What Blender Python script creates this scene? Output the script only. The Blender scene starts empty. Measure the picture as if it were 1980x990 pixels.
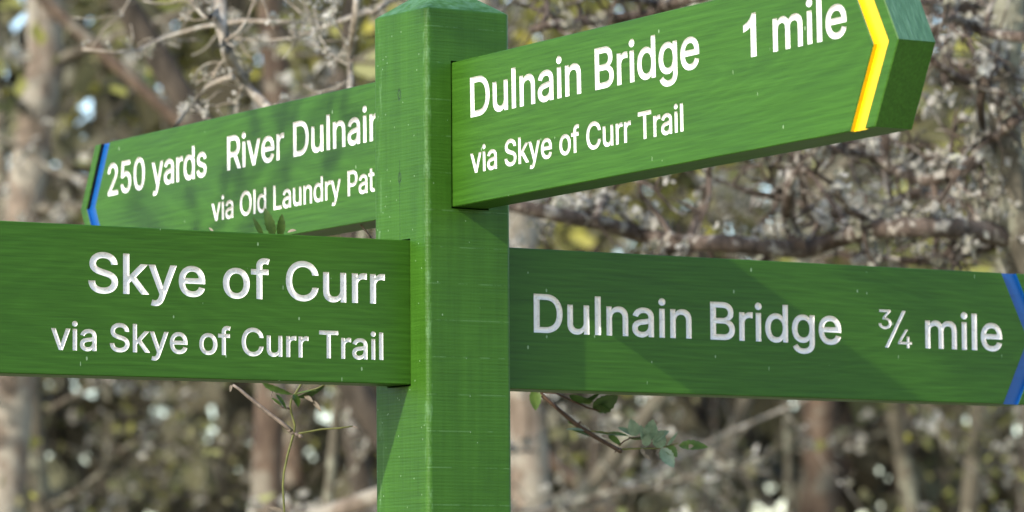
import bpy, bmesh, math, random, json
from mathutils import Vector as V, Matrix as M
R = math.radians
S = bpy.context.scene
C = S.collection
W = bpy.data.worlds.new("World"); S.world = W; W.use_nodes = True
GLYPHS = json.loads('''{"D":[502,[[[271,0,219,0,178,0],[137,0,96,0,96,19],[96,38,96,57,136,57],[175,57,215,57,256,57],[291,65,318,81,345,97],[366,119,379,149,392,179],[399,214,399,255,399,296],[392,331,379,361,366,390],[346,412,320,428,293,444],[260,452,221,452,178,452],[136,452,93,452,93,471],[93,490,93,509,137,509],[181,509,225,509,275,509],[317,499,353,478,388,458],[415,429,433,391,452,353],[462,308,462,255,462,202],[452,157,433,119,414,81],[387,51,351,31,314,10]],[[103,509,125,509,125,339],[125,170,125,0,103,0],[82,0,60,0,60,170],[60,339,60,509,82,509]]]],"u":[410,[[[211,-5,182,-5,157,-5],[134,0,115,11,95,21],[80,37,69,59,58,80],[53,107,53,139,53,219],[53,299,53,379,73,379],[93,379,114,379,114,301],[114,222,114,144,114,114],[121,91,137,75,152,58],[173,50,200,50,218,50],[235,54,249,62,264,70],[275,81,283,97,292,112],[296,131,296,153,296,228],[296,304,296,379,316,379],[337,379,357,379,357,253],[357,126,357,0,337,0],[318,0,298,0,298,31],[298,61,298,92,301,92],[304,92,307,92,295,57],[279,32,257,17,235,2]]]],"l":[189,[[[147,-2,139,-2,110,-2],[88,5,74,20,60,35],[53,57,53,84,53,226],[53,367,53,509,73,509],[93,509,114,509,114,372],[114,235,114,99,114,81],[116,69,120,62,125,55],[133,52,146,52,152,52],[157,52,160,53,164,53],[167,54,170,54,173,37],[177,20,181,3,175,1],[169,0,162,-1,154,-2]]]],"n":[410,[[[114,249,114,227,114,151],[114,76,114,0,93,0],[73,0,53,0,53,126],[53,253,53,379,72,379],[92,379,112,379,112,349],[112,318,112,287,109,287],[106,287,102,287,114,322],[131,347,152,362,174,377],[199,384,227,384,253,384],[276,379,295,369,314,358],[330,342,341,321,352,299],[357,273,357,240,357,160],[357,80,357,0,337,0],[316,0,296,0,296,78],[296,157,296,235,296,265],[288,288,273,304,258,321],[237,329,210,329,192,329],[175,325,161,317,146,309],[135,298,126,283,118,267]]]],"a":[389,[[[182,-9,160,-9,136,-9],[114,-4,94,5,75,14],[59,27,48,45,36,62],[30,83,30,108,30,130],[35,147,43,161,52,175],[63,185,78,193,92,201],[108,207,125,211,143,215],[160,218,178,220,201,223],[219,225,234,227,248,228],[258,231,265,235,272,239],[276,245,276,255,276,255],[276,256,276,257,276,272],[273,286,267,297,261,308],[252,316,240,322,228,328],[213,331,196,331,178,331],[162,328,149,322,136,317],[126,309,118,301,110,292],[104,283,100,274,80,280],[61,285,41,291,50,314],[62,332,79,346,95,360],[113,369,133,375,153,381],[173,384,194,384,208,384],[223,383,239,379,255,376],[271,370,286,360,301,351],[313,338,322,320,332,303],[337,280,337,251,337,168],[337,84,337,0,317,0],[297,0,277,0,277,17],[277,35,277,52,275,52],[274,52,272,52,268,43],[261,34,252,25,243,15],[230,7,215,1,200,-5]],[[155,45,170,45,193,45],[212,50,228,59,243,68],[255,79,263,93,271,107],[276,122,276,138,276,155],[276,173,276,190,273,187],[268,184,259,182,251,180],[242,178,231,176,221,174],[210,172,200,171,190,170],[182,169,175,168,161,166],[147,163,134,159,121,154],[111,148,103,139,96,131],[92,119,92,105,92,92],[95,81,102,72,109,63],[118,57,130,52,142,48]]]],"i":[167,[[[73,0,53,0,53,126],[53,253,53,379,73,379],[93,379,114,379,114,253],[114,126,114,0,93,0]],[[95,443,84,443,72,443],[62,447,54,455,45,462],[41,472,41,483,41,494],[45,504,54,512,62,520],[72,524,84,524,95,524],[106,520,114,512,122,504],[126,494,126,483,126,472],[122,462,114,455,106,447]]]],"B":[456,[[[122,0,60,0,60,170],[60,339,60,509,120,509],[181,509,241,509,276,509],[306,503,329,491,352,479],[369,462,381,442,392,422],[398,399,398,374,398,352],[394,334,387,320,379,306],[369,294,356,286,344,277],[330,271,315,267,315,265],[315,264,315,262,331,261],[347,255,363,245,379,235],[392,221,402,203,413,185],[418,163,418,136,418,111],[412,87,400,67,388,46],[370,30,344,18,319,6],[287,0,247,0,184,0]],[[125,115,125,57,165,57],[205,57,245,57,284,57],[313,65,330,80,347,95],[355,114,355,137,355,154],[351,170,342,184,334,198],[321,209,306,218,290,227],[271,231,248,231,207,231],[166,231,125,231,125,173]],[[125,341,125,285,162,285],[200,285,238,285,257,285],[273,289,288,296,303,303],[315,313,323,326,332,339],[336,355,336,372,336,395],[328,414,313,429,297,444],[273,452,240,452,202,452],[163,452,125,452,125,396]]]],"r":[259,[[[73,0,53,0,53,126],[53,253,53,379,72,379],[92,379,112,379,112,360],[112,340,112,321,113,321],[114,321,115,321,122,340],[135,355,152,367,170,379],[190,385,213,385,218,385],[223,385,229,384,235,384],[240,384,243,384,243,363],[243,343,243,322,242,323],[237,323,230,324,223,325],[215,326,207,326,189,326],[173,322,159,315,145,307],[134,297,126,284,118,270],[114,255,114,237,114,158],[114,79,114,0,93,0]]]],"d":[424,[[[219,-8,195,-8,164,-8],[136,0,111,16,87,32],[68,55,55,84,41,114],[34,149,34,189,34,229],[41,263,55,293,69,322],[88,345,112,361,136,376],[164,384,196,384,219,384],[238,381,253,373,268,365],[279,356,287,346,296,336],[302,327,306,319,308,319],[309,319,311,319,311,382],[311,446,311,509,331,509],[351,509,372,509,372,339],[372,170,372,0,352,0],[332,0,313,0,313,20],[313,39,313,59,311,59],[309,59,307,59,302,51],[295,42,287,31,278,21],[267,12,252,4,238,-4]],[[181,47,205,47,227,47],[247,53,263,65,279,77],[291,94,299,115,308,136],[312,161,312,189,312,217],[308,242,300,263,292,284],[279,300,263,312,247,324],[228,330,205,330,181,330],[161,324,145,311,129,299],[116,282,108,261,100,240],[96,216,96,189,96,162],[100,138,109,117,117,95],[129,78,145,66,161,53]]]],"g":[425,[[[238,-151,207,-151,179,-151],[155,-147,134,-140,113,-132],[96,-123,82,-110,69,-98],[58,-84,51,-69,67,-60],[84,-50,101,-41,107,-49],[113,-57,122,-66,130,-75],[141,-82,154,-88,168,-94],[186,-97,207,-97,238,-97],[263,-90,282,-75,302,-60],[311,-37,311,-6,311,19],[311,44,311,68,310,68],[308,68,306,68,301,60],[295,51,287,41,278,32],[267,23,252,16,238,8],[219,5,195,5,164,5],[137,12,113,27,88,41],[69,62,55,90,41,118],[34,152,34,191,34,230],[41,264,55,293,69,322],[88,345,112,361,137,376],[165,384,196,384,220,384],[239,381,253,373,268,365],[280,356,288,346,297,336],[303,327,308,319,309,319],[311,319,313,319,313,339],[313,359,313,379,333,379],[353,379,372,379,372,250],[372,121,372,-9,372,-42],[365,-69,350,-90,335,-111],[316,-126,291,-136,266,-146]],[[181,59,205,59,228,59],[248,64,264,75,280,86],[292,101,300,121,308,141],[312,165,312,193,312,220],[308,243,300,264,292,284],[280,301,264,312,248,324],[228,330,205,330,181,330],[161,324,145,312,129,299],[117,283,109,262,100,242],[96,219,96,193,96,166],[100,143,109,123,117,103],[129,87,145,76,162,65]]]],"e":[404,[[[238,-8,212,-8,175,-8],[143,0,117,16,90,33],[70,56,56,85,41,114],[34,148,34,187,34,226],[41,260,55,290,69,319],[89,343,115,359,141,376],[171,384,205,384,226,384],[246,381,266,374,285,367],[303,356,319,341,335,326],[348,306,357,282,366,258],[371,228,371,194,371,186],[371,178,371,169,272,169],[174,169,75,169,75,187],[75,204,75,221,163,221],[250,221,338,221,329,215],[319,208,310,202,310,227],[306,249,298,269,290,288],[278,303,263,314,247,325],[228,330,205,330,182,330],[163,325,146,313,130,302],[118,288,109,270,100,251],[96,232,96,211,96,200],[96,189,96,178,96,150],[101,126,110,106,120,87],[134,72,151,61,168,51],[189,46,212,46,228,46],[241,48,254,53,266,57],[277,64,285,73,294,82],[301,93,306,105,325,101],[345,96,365,91,359,71],[349,54,335,39,321,24],[303,13,283,4,262,-4]]]],"m":[610,[[[73,0,53,0,53,126],[53,253,53,379,72,379],[92,379,112,379,112,351],[112,323,112,295,111,295],[109,295,108,295,113,316],[121,332,132,346,144,359],[157,369,172,376,187,383],[203,386,219,386,247,386],[270,378,287,361,305,344],[316,322,321,295,318,295],[315,295,312,295,317,313],[325,329,337,343,349,357],[364,367,381,375,398,382],[416,386,437,386,459,386],[479,381,497,372,515,362],[530,348,541,328,551,309],[557,285,557,255,557,170],[557,85,557,0,536,0],[516,0,496,0,496,85],[496,169,496,254,496,281],[488,301,473,313,457,325],[439,330,419,330,402,330],[387,327,374,320,362,313],[352,303,345,290,339,278],[335,263,335,247,335,165],[335,82,335,0,315,0],[295,0,274,0,274,87],[274,173,274,260,274,281],[267,298,253,311,239,324],[221,330,199,330,185,330],[171,327,158,320,144,313],[134,303,126,289,118,276],[114,258,114,238,114,159],[114,79,114,0,93,0]]]],"1":[453,[[[181,0,76,0,76,18],[76,36,76,55,181,55],[286,55,391,55,391,36],[391,18,391,0,286,0]],[[250,509,276,509,276,339],[276,170,276,0,255,0],[234,0,212,0,212,149],[212,299,212,448,211,448],[210,448,209,448,168,418],[127,388,86,358,86,381],[86,404,86,427,123,454],[161,481,198,509,224,509]]]],"v":[389,[[[184,0,163,0,114,126],[66,253,17,379,40,379],[62,379,84,379,111,305],[138,230,165,155,174,132],[181,110,187,87,193,64],[199,42,206,21,198,21],[191,21,184,21,191,42],[197,64,203,87,209,110],[216,132,224,155,251,230],[278,305,305,379,327,379],[349,379,371,379,323,253],[275,126,226,0,205,0]]]],"S":[447,[[[263,-9,224,-9,187,-9],[155,-3,128,9,100,21],[79,38,64,60,49,82],[40,107,38,137,60,137],[82,137,104,137,106,117],[112,101,123,88,134,75],[149,65,166,59,184,52],[203,49,224,49,247,49],[268,53,286,60,304,68],[319,78,329,92,340,105],[346,121,346,139,346,155],[341,169,332,179,323,189],[311,198,296,205,281,211],[264,217,245,222,224,228],[204,234,184,239,142,251],[109,268,86,289,63,311],[52,339,52,372,52,401],[60,426,75,448,90,469],[111,486,138,498,164,510],[194,516,227,516,261,516],[290,510,316,498,342,486],[362,469,377,449,392,428],[400,404,401,378,380,378],[358,378,337,378,335,403],[323,423,302,437,281,451],[256,459,225,459,203,459],[184,455,167,448,151,441],[138,431,129,418,120,406],[115,391,115,376,115,358],[120,344,131,334,142,323],[154,314,169,308,184,302],[199,297,212,293,230,289],[247,284,264,279,279,275],[295,270,312,264,328,257],[344,248,359,238,373,227],[385,214,395,198,404,181],[408,162,408,139,408,111],[401,86,386,64,372,41],[351,24,323,11,296,-2]]]],"k":[381,[[[132,158,110,137,110,162],[110,187,110,212,113,212],[117,212,121,212,175,268],[230,323,284,379,310,379],[335,379,360,379,301,319],[243,259,184,199,182,199],[179,199,177,199,155,178]],[[73,0,53,0,53,170],[53,339,53,509,73,509],[93,509,114,509,114,339],[114,170,114,0,93,0]],[[320,0,294,0,245,62],[197,124,148,186,162,200],[177,214,191,229,252,152],[312,76,372,0,346,0]]]],"y":[389,[[[51,-140,47,-139,52,-121],[57,-103,61,-86,65,-86],[68,-87,71,-87,83,-90],[94,-91,104,-89,114,-87],[122,-82,130,-74,138,-66],[145,-53,151,-36,155,-24],[159,-13,163,-1,114,126],[66,252,17,379,40,379],[62,379,84,379,111,305],[138,230,165,155,174,132],[181,109,187,87,193,64],[199,42,206,21,198,21],[191,21,184,21,190,42],[196,64,202,87,209,110],[216,132,224,155,251,230],[278,305,305,379,327,379],[349,379,371,379,316,234],[260,88,204,-58,196,-78],[187,-94,177,-107,166,-120],[153,-129,139,-136,125,-142],[109,-145,91,-145,81,-145],[72,-144,65,-143,57,-142]]]],"o":[415,[[[242,-8,207,-8,173,-8],[143,0,117,16,91,33],[71,56,56,85,41,114],[34,149,34,187,34,227],[41,262,56,291,71,321],[91,343,117,360,143,376],[173,384,207,384,242,384],[273,376,299,360,325,343],[345,321,359,291,374,262],[381,227,381,187,381,149],[374,114,359,85,345,56],[325,33,299,16,273,0]],[[182,46,207,46,233,46],[254,53,270,66,287,79],[299,96,307,117,315,139],[319,162,319,187,319,213],[315,236,307,258,299,280],[287,297,270,310,254,323],[233,330,207,330,182,330],[161,323,145,310,129,297],[116,280,108,258,100,237],[96,213,96,187,96,162],[100,139,108,117,116,96],[129,79,145,66,161,53]]]],"f":[254,[[[154,379,228,379,228,362],[228,344,228,327,154,327],[80,327,6,327,6,344],[6,362,6,379,80,379]],[[101,0,81,0,81,144],[81,288,81,432,81,453],[86,471,96,486,106,500],[119,511,135,519,152,526],[169,530,187,530,201,530],[213,529,222,527,232,525],[238,523,243,521,238,503],[233,486,227,468,224,470],[220,471,215,472,210,473],[203,474,195,474,176,474],[163,469,154,460,146,451],[142,437,142,419,142,279],[142,140,142,0,121,0]]]],"C":[510,[[[293,-7,267,-7,223,-7],[184,4,150,25,116,46],[89,76,70,115,50,154],[40,201,40,254,40,308],[50,354,70,393,89,432],[116,462,150,484,184,505],[223,516,267,516,293,516],[317,512,340,504,363,497],[384,486,402,471,420,457],[436,439,448,418,460,398],[468,374,473,348,451,348],[430,348,408,348,404,366],[398,381,389,395,381,408],[370,419,357,428,345,438],[331,444,315,449,300,454],[284,456,267,456,236,456],[208,448,184,432,159,417],[139,394,125,364,111,334],[103,297,103,254,103,211],[111,175,125,145,140,115],[159,92,184,76,209,61],[236,53,267,53,284,53],[300,55,315,60,331,65],[345,71,357,81,370,90],[381,101,389,114,398,128],[404,143,408,160,430,160],[451,160,473,160,469,135],[460,111,448,91,436,70],[421,52,402,38,384,23],[363,12,341,5,318,-3]]]],"T":[449,[[[85,452,32,452,32,471],[32,490,32,509,160,509],[288,509,417,509,417,490],[417,471,417,452,363,452],[310,452,257,452,257,301],[257,151,257,0,235,0],[214,0,193,0,193,151],[193,301,193,452,139,452]]]],"R":[449,[[[82,0,60,0,60,170],[60,339,60,509,119,509],[177,509,236,509,275,509],[307,502,333,489,359,475],[378,457,390,433,403,410],[409,382,409,352,409,321],[403,295,390,271,378,248],[359,230,333,217,307,204],[275,198,236,198,189,198],[143,198,96,198,96,217],[96,236,96,255,142,255],[188,255,234,255,260,255],[281,259,298,267,314,275],[326,286,334,300,341,315],[345,332,345,352,345,372],[341,390,334,405,326,420],[314,431,298,440,281,448],[259,452,233,452,197,452],[161,452,125,452,125,301],[125,151,125,0,103,0]],[[378,0,353,0,312,76],[271,153,230,229,254,229],[279,229,303,229,344,153],[386,76,428,0,403,0]]]],"2":[453,[[[172,0,64,0,64,16],[64,32,64,47,121,108],[177,168,234,229,254,249],[270,267,282,282,295,298],[304,313,311,327,317,341],[320,356,320,371,320,390],[316,405,308,419,299,432],[288,442,273,449,259,456],[242,460,224,460,204,460],[187,456,172,447,158,439],[147,428,139,413,131,399],[127,382,127,362,107,362],[86,362,66,362,66,392],[72,419,86,442,100,465],[119,483,143,496,167,509],[194,516,225,516,255,516],[282,509,306,497,329,484],[348,467,361,445,374,424],[381,399,381,372,381,354],[378,335,371,318,364,300],[353,280,336,259,319,237],[296,211,267,180,229,140],[191,100,153,60,153,59],[153,58,153,57,231,57],[310,57,389,57,389,38],[389,19,389,0,281,0]]]],"5":[453,[[[254,-7,221,-7,191,-7],[164,-1,140,11,116,23],[97,39,83,60,69,81],[61,104,60,130,81,130],[101,130,122,130,124,115],[129,101,138,89,147,77],[159,67,173,60,188,53],[204,50,221,50,242,50],[260,55,276,64,292,74],[305,87,314,104,323,121],[328,141,328,162,328,184],[323,204,314,221,304,238],[291,252,275,262,258,272],[239,277,218,277,201,277],[184,274,167,268,151,263],[138,255,128,246,108,248],[88,250,67,253,77,338],[86,423,96,509,186,509],[276,509,366,509,366,490],[366,471,366,452,294,452],[222,452,151,452,145,402],[139,352,134,301,135,301],[135,301,136,301,147,311],[161,319,178,325,194,331],[211,334,229,334,253,334],[274,329,294,321,313,313],[331,301,345,285,359,270],[371,252,379,231,387,210],[391,188,391,163,391,130],[384,101,369,76,354,50],[334,30,309,15,283,1]]]],"0":[453,[[[264,-7,227,-7,189,-7],[157,3,130,24,103,45],[83,74,69,113,55,152],[48,199,48,254,48,309],[55,356,69,395,83,434],[104,464,130,484,157,505],[189,516,227,516,264,516],[296,505,323,484,350,464],[370,434,384,395,398,356],[405,309,405,254,405,199],[398,152,384,113,370,74],[350,45,323,24,297,3]],[[202,50,227,50,252,50],[273,58,290,74,308,90],[321,113,330,144,339,174],[344,211,344,254,344,297],[339,334,330,365,321,395],[308,419,290,435,273,451],[252,460,227,460,202,460],[180,451,163,435,146,419],[132,395,123,365,114,334],[109,297,109,254,109,211],[114,174,123,144,132,113],[146,90,163,74,180,58]]]],"s":[365,[[[211,-8,182,-8,156,-8],[133,-4,112,3,92,11],[75,23,62,38,49,53],[40,72,36,94,55,98],[74,102,94,107,99,86],[109,70,124,60,139,50],[158,45,181,45,208,45],[229,51,244,62,260,74],[268,87,268,103,268,116],[263,127,254,136,245,144],[231,151,212,155,191,160],[170,165,149,170,115,178],[89,191,72,208,55,225],[47,247,47,274,47,296],[53,315,65,332,77,348],[94,361,115,370,136,380],[160,384,187,384,213,384],[235,380,254,372,272,365],[287,353,299,339,310,325],[319,309,324,290,305,286],[287,281,268,277,263,292],[255,304,243,316,230,327],[212,333,187,333,165,333],[146,327,131,317,116,306],[109,293,109,277,109,263],[114,252,124,243,134,235],[150,228,172,223,191,218],[210,214,229,209,264,201],[290,188,306,171,323,154],[331,133,331,107,331,84],[325,64,312,47,300,30],[282,16,260,6,237,-3]]]],"O":[533,[[[311,-7,267,-7,223,-7],[184,4,150,25,116,46],[90,76,70,115,50,154],[40,201,40,254,40,308],[50,354,70,393,90,432],[116,462,150,484,184,505],[223,516,267,516,311,516],[350,505,384,484,418,462],[444,432,464,393,483,354],[493,308,493,254,493,201],[483,154,464,115,444,76],[418,46,384,25,350,4]],[[236,53,267,53,297,53],[325,61,349,76,374,91],[394,114,408,144,423,174],[430,211,430,254,430,298],[423,335,408,365,394,395],[374,417,349,433,325,448],[297,456,267,456,236,456],[209,448,184,433,159,417],[140,394,125,364,111,334],[103,297,103,254,103,211],[111,174,125,144,140,114],[159,92,184,76,209,61]]]],"L":[393,[[[160,0,60,0,60,170],[60,339,60,509,82,509],[103,509,125,509,125,358],[125,208,125,57,203,57],[282,57,361,57,361,38],[361,19,361,0,261,0]]]],"P":[445,[[[82,0,60,0,60,170],[60,339,60,509,118,509],[177,509,235,509,274,509],[307,502,332,487,358,473],[377,454,390,430,402,405],[409,378,409,348,409,317],[402,290,390,265,377,241],[358,222,332,207,307,193],[274,186,235,186,193,186],[151,186,109,186,109,205],[109,224,109,242,150,242],[191,242,233,242,259,242],[281,247,297,256,313,265],[325,278,333,294,341,310],[344,328,344,348,344,368],[341,386,333,402,325,417],[313,430,297,439,280,448],[259,452,232,452,196,452],[160,452,125,452,125,301],[125,151,125,0,103,0]]]],"t":[227,[[[138,379,204,379,204,362],[204,344,204,327,138,327],[72,327,6,327,6,344],[6,362,6,379,72,379]],[[65,345,65,471,85,471],[106,471,126,471,126,347],[126,222,126,98,126,81],[129,69,136,61,143,54],[154,50,170,50,174,50],[179,50,185,51,191,52],[197,53,202,54,206,36],[209,19,213,2,207,0],[200,-2,192,-3,184,-4],[176,-4,168,-4,136,-4],[110,4,92,21,74,38],[65,62,65,93,65,219]]]],"h":[410,[[[114,249,114,227,114,151],[114,76,114,0,93,0],[73,0,53,0,53,170],[53,339,53,509,73,509],[93,509,114,509,114,435],[114,361,114,287,110,287],[106,287,102,287,114,322],[131,347,152,362,174,377],[199,384,227,384,253,384],[276,379,295,369,315,358],[330,342,341,321,352,299],[357,273,357,240,357,160],[357,80,357,0,337,0],[316,0,296,0,296,78],[296,157,296,235,296,265],[288,288,273,304,258,321],[237,329,210,329,192,329],[175,325,161,317,146,309],[135,298,126,283,118,267]]]],"3":[453,[[[252,-7,218,-7,187,-7],[158,-1,133,10,107,21],[86,37,70,57,54,78],[46,103,44,132,66,132],[87,132,109,132,111,114],[117,99,126,87,136,75],[149,65,165,59,181,53],[199,50,219,50,239,50],[258,53,275,61,292,68],[305,79,315,93,324,107],[329,124,329,145,329,163],[325,181,316,196,307,212],[293,224,275,234,256,243],[231,248,201,248,186,248],[172,248,157,248,157,265],[157,282,157,299,200,349],[244,399,288,448,288,450],[288,451,288,452,215,452],[142,452,70,452,70,471],[70,490,70,509,171,509],[272,509,372,509,372,493],[372,477,372,461,319,400],[265,339,211,278,211,282],[211,285,211,289,249,293],[281,288,308,276,335,263],[356,246,371,222,386,199],[393,173,393,145,393,115],[385,89,370,66,355,43],[335,25,309,12,282,0]]]],"4":[453,[[[164,105,40,105,40,123],[40,141,40,158,109,275],[178,392,247,509,268,509],[289,509,311,509,243,394],[176,280,109,166,109,165],[109,164,109,163,210,163],[312,163,413,163,413,144],[413,125,413,105,289,105]],[[302,0,282,0,282,40],[282,81,282,121,282,130],[282,138,282,146,282,203],[282,260,282,318,302,318],[322,318,343,318,343,212],[343,106,343,0,322,0]]]]}''')
# ------------------------------------------------------------------ frame of reference
Z0 = 2.0                                   # the sign's own zero level stands 2 m above the ground
YAW, PIT, ROL, FPX = R(33.4545), R(4.928), R(-0.3894), 8679.04
EYE = V((-2.4225, -3.7934, -0.431 + Z0))
FWD = V((math.sin(YAW)*math.cos(PIT), math.cos(YAW)*math.cos(PIT), math.sin(PIT)))
_r = V((math.cos(YAW), -math.sin(YAW), 0)); _u = _r.cross(FWD)
RGT = _r*math.cos(ROL) + _u*math.sin(ROL); UPV = -_r*math.sin(ROL) + _u*math.cos(ROL)
SUN = V((-1.8, -0.55, 1.0)).normalized()   # towards the sun
def at(x, y, d):                           # a place d metres ahead, seen at photo pixel x, y
    return EYE + d*(FWD + RGT*((x-990)/FPX) - UPV*((y-495)/FPX))

# ------------------------------------------------------------------ helpers
def tag(o, label=None, cat=None, group=None, kind=None):
    if label: o['label'] = label
    if cat: o['category'] = cat
    if group: o['group'] = group
    if kind: o['kind'] = kind
    return o
def empty(name, loc):
    o = bpy.data.objects.new(name, None); o.empty_display_size = 0.1; C.objects.link(o); o.location = loc
    return o
class MB:
    def __init__(s): s.v = []; s.f = []; s.m = []; s.sm = []
    def face(s, pts, m=0, smooth=False):
        n = len(s.v); s.v += [tuple(p) for p in pts]; s.f.append(tuple(range(n, n+len(pts)))); s.m.append(m); s.sm.append(smooth)
    def mesh(s, vs, fs, m=0, smooth=False):
        n = len(s.v); s.v += [tuple(p) for p in vs]
        for f in fs: s.f.append(tuple(i+n for i in f)); s.m.append(m); s.sm.append(smooth)
    def tube(s, pts, rad, sides=6, m=0, cap=True):
        pts = [V(p) for p in pts]; n = len(pts); base = len(s.v); ref = None
        for i, p in enumerate(pts):
            t = (pts[min(i+1, n-1)] - pts[max(i-1, 0)]).normalized()
            if ref is None:
                ref = t.orthogonal().normalized()
            ref = (ref - t*ref.dot(t))
            ref = ref.normalized() if ref.length > 1e-6 else t.orthogonal().normalized()
            b = t.cross(ref); r = rad[i] if isinstance(rad, (list, tuple)) else rad
            for k in range(sides):
                a = 2*math.pi*k/sides
                s.v.append(tuple(p + (ref*math.cos(a) + b*math.sin(a))*r))
        for i in range(n-1):
            for k in range(sides):
                a = base+i*sides+k; c = base+i*sides+(k+1) % sides
                s.f.append((a, c, c+sides, a+sides)); s.m.append(m); s.sm.append(True)
        if cap:
            s.f.append(tuple(base+k for k in range(sides))[::-1]); s.m.append(m); s.sm.append(False)
            s.f.append(tuple(base+(n-1)*sides+k for k in range(sides))); s.m.append(m); s.sm.append(False)
    def build(s, name, mats, parent=None, mw=None):
        me = bpy.data.meshes.new(name); me.from_pydata(s.v, [], s.f); me.validate(); me.update()
        for m in (mats if isinstance(mats, (list, tuple)) else [mats]): me.materials.append(m)
        if len(me.polygons) == len(s.f):
            me.polygons.foreach_set('material_index', s.m); me.polygons.foreach_set('use_smooth', s.sm)
        o = bpy.data.objects.new(name, me); C.objects.link(o)
        if parent: o.parent = parent
        if mw is not None: o.matrix_world = mw
        return o

# ------------------------------------------------------------------ materials
class NT:
    def __init__(s, name):
        s.mat = bpy.data.materials.new(name); s.mat.use_nodes = True
        s.t = s.mat.node_tree; s.b = s.t.nodes['Principled BSDF']
    def n(s, typ, ins=None, **kw):
        nd = s.t.nodes.new(typ)
        for k, v in kw.items(): setattr(nd, k, v)
        for k, v in (ins or {}).items(): s.put(nd.inputs[k], v)
        return nd
    def put(s, sock, v):
        if isinstance(v, bpy.types.NodeSocket): s.t.links.new(v, sock)
        else: sock.default_value = v
    def math(s, op, a, b=None, c=None):
        nd = s.t.nodes.new('ShaderNodeMath'); nd.operation = op
        for i, v in enumerate((a, b, c)):
            if v is not None: s.put(nd.inputs[i], v)
        return nd.outputs[0]
    def mix(s, f, a, b):
        nd = s.t.nodes.new('ShaderNodeMix'); nd.data_type = 'RGBA'
        s.put(nd.inputs[0], f); s.put(nd.inputs[6], a); s.put(nd.inputs[7], b)
        return nd.outputs[2]
    def ramp(s, f, stops):
        nd = s.t.nodes.new('ShaderNodeValToRGB'); s.put(nd.inputs[0], f); e = nd.color_ramp.elements
        while len(e) < len(stops): e.new(0.5)
        for i, (p, c) in enumerate(stops): e[i].position = p; e[i].color = c if len(c) == 4 else (*c, 1)
        return nd.outputs[0]
    def smooth(s, v, a, b):
        nd = s.t.nodes.new('ShaderNodeMapRange'); nd.interpolation_type = 'SMOOTHSTEP'
        s.put(nd.inputs[0], v); nd.inputs[1].default_value = a; nd.inputs[2].default_value = b
        return nd.outputs[0]
    def coords(s, scale, what='Object', rnd=False):
        tc = s.t.nodes.new('ShaderNodeTexCoord'); v = tc.outputs[what]
        if rnd:
            oi = s.t.nodes.new('ShaderNodeObjectInfo')
            c = s.n('ShaderNodeVectorMath', operation='ADD'); s.put(c.inputs[0], v)
            k = s.math('MULTIPLY', oi.outputs['Random'], 37.0); s.put(c.inputs[1], k); v = c.outputs[0]
        mp = s.n('ShaderNodeMapping', {'Vector': v, 'Scale': scale}); return mp.outputs[0]
    def noise(s, vec, scale=1.0, detail=3.0, rough=0.5, dist=0.0):
        return s.n('ShaderNodeTexNoise', {'Vector': vec, 'Scale': scale, 'Detail': detail, 'Roughness': rough, 'Distortion': dist}).outputs['Fac']
    def fleck(s, vec, thresh, keep):
        v = s.n('ShaderNodeTexVoronoi', {'Vector': vec, 'Scale': 1.0, 'Randomness': 1.0})
        near = s.math('LESS_THAN', v.outputs['Distance'], thresh)
        sep = s.n('ShaderNodeSeparateColor', {0: v.outputs['Color']})
        return s.math('MULTIPLY', near, s.math('GREATER_THAN', sep.outputs[0], 1-keep))
    def bump(s, h, strength=0.3, dist=0.001, prev=None):
        nd = s.n('ShaderNodeBump', {'Height': h, 'Strength': strength, 'Distance': dist})
        if prev is not None: s.put(nd.inputs['Normal'], prev)
        return nd.outputs[0]
    def set(s, **kw):
        for k, v in kw.items(): s.put(s.b.inputs[k.replace('_', ' ')], v)
        return s.mat

GREEN_D, GREEN_M, GREEN_L = (.0205, .071, .0030, 1), (.0300, .098, .0055, 1), (.043, .130, .0100, 1)
def board_paint():
    t = NT('green_board_paint')
    v1 = t.coords((15, 340, 340), rnd=True); g1 = t.noise(v1, 1, 4, .6)
    v0 = t.coords((1.6, 7, 7), rnd=True)
    warp = t.noise(v0, 2.2, 2, .5)
    sep = t.n('ShaderNodeSeparateXYZ', {0: t.coords((1, 1, 1))})
    kx = t.math('MULTIPLY', t.math('SUBTRACT', sep.outputs['X'], .17), .11); ky = t.math('SUBTRACT', sep.outputs['Y'], -.066)
    rr = t.math('SQRT', t.math('ADD', t.math('MULTIPLY', kx, kx), t.math('MULTIPLY', ky, ky)))     # growth rings, cut flat through the heart
    ph = t.math('ADD', t.math('MULTIPLY', rr, 900.0), t.math('MULTIPLY', warp, 42.0))
    ring = t.math('ADD', t.math('MULTIPLY', t.math('SINE', ph), .5), .5)
    ring = t.math('POWER', ring, 2.5)
    blotch = t.noise(t.coords((6, 22, 22), rnd=True), 1, 3, .55)
    f = t.math('ADD', t.math('ADD', t.math('MULTIPLY', g1, .68), t.math('MULTIPLY', ring, .06)), t.math('MULTIPLY', blotch, .26))
    col = t.ramp(f, [(.33, GREEN_D), (.52, GREEN_M), (.74, GREEN_L)])
    fl = t.fleck(t.coords((85, 42, 85), rnd=True), .085, .15)
    fl2 = t.fleck(t.coords((300, 60, 300), rnd=True), .14, .012)
    fl = t.math('MAXIMUM', fl, fl2)
    col = t.mix(fl, col, (.19, .29, .15, 1))
    h = t.math('ADD', t.math('ADD', t.math('MULTIPLY', g1, .7), t.math('MULTIPLY', ring, .10)), t.math('MULTIPLY', fl, .5))
    rg = t.math('ADD', t.math('MULTIPLY', blotch, .25), .36)
    return t.set(Base_Color=col, Roughness=rg, Normal=t.bump(h, .26, .0010), Specular_IOR_Level=.26)
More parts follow.
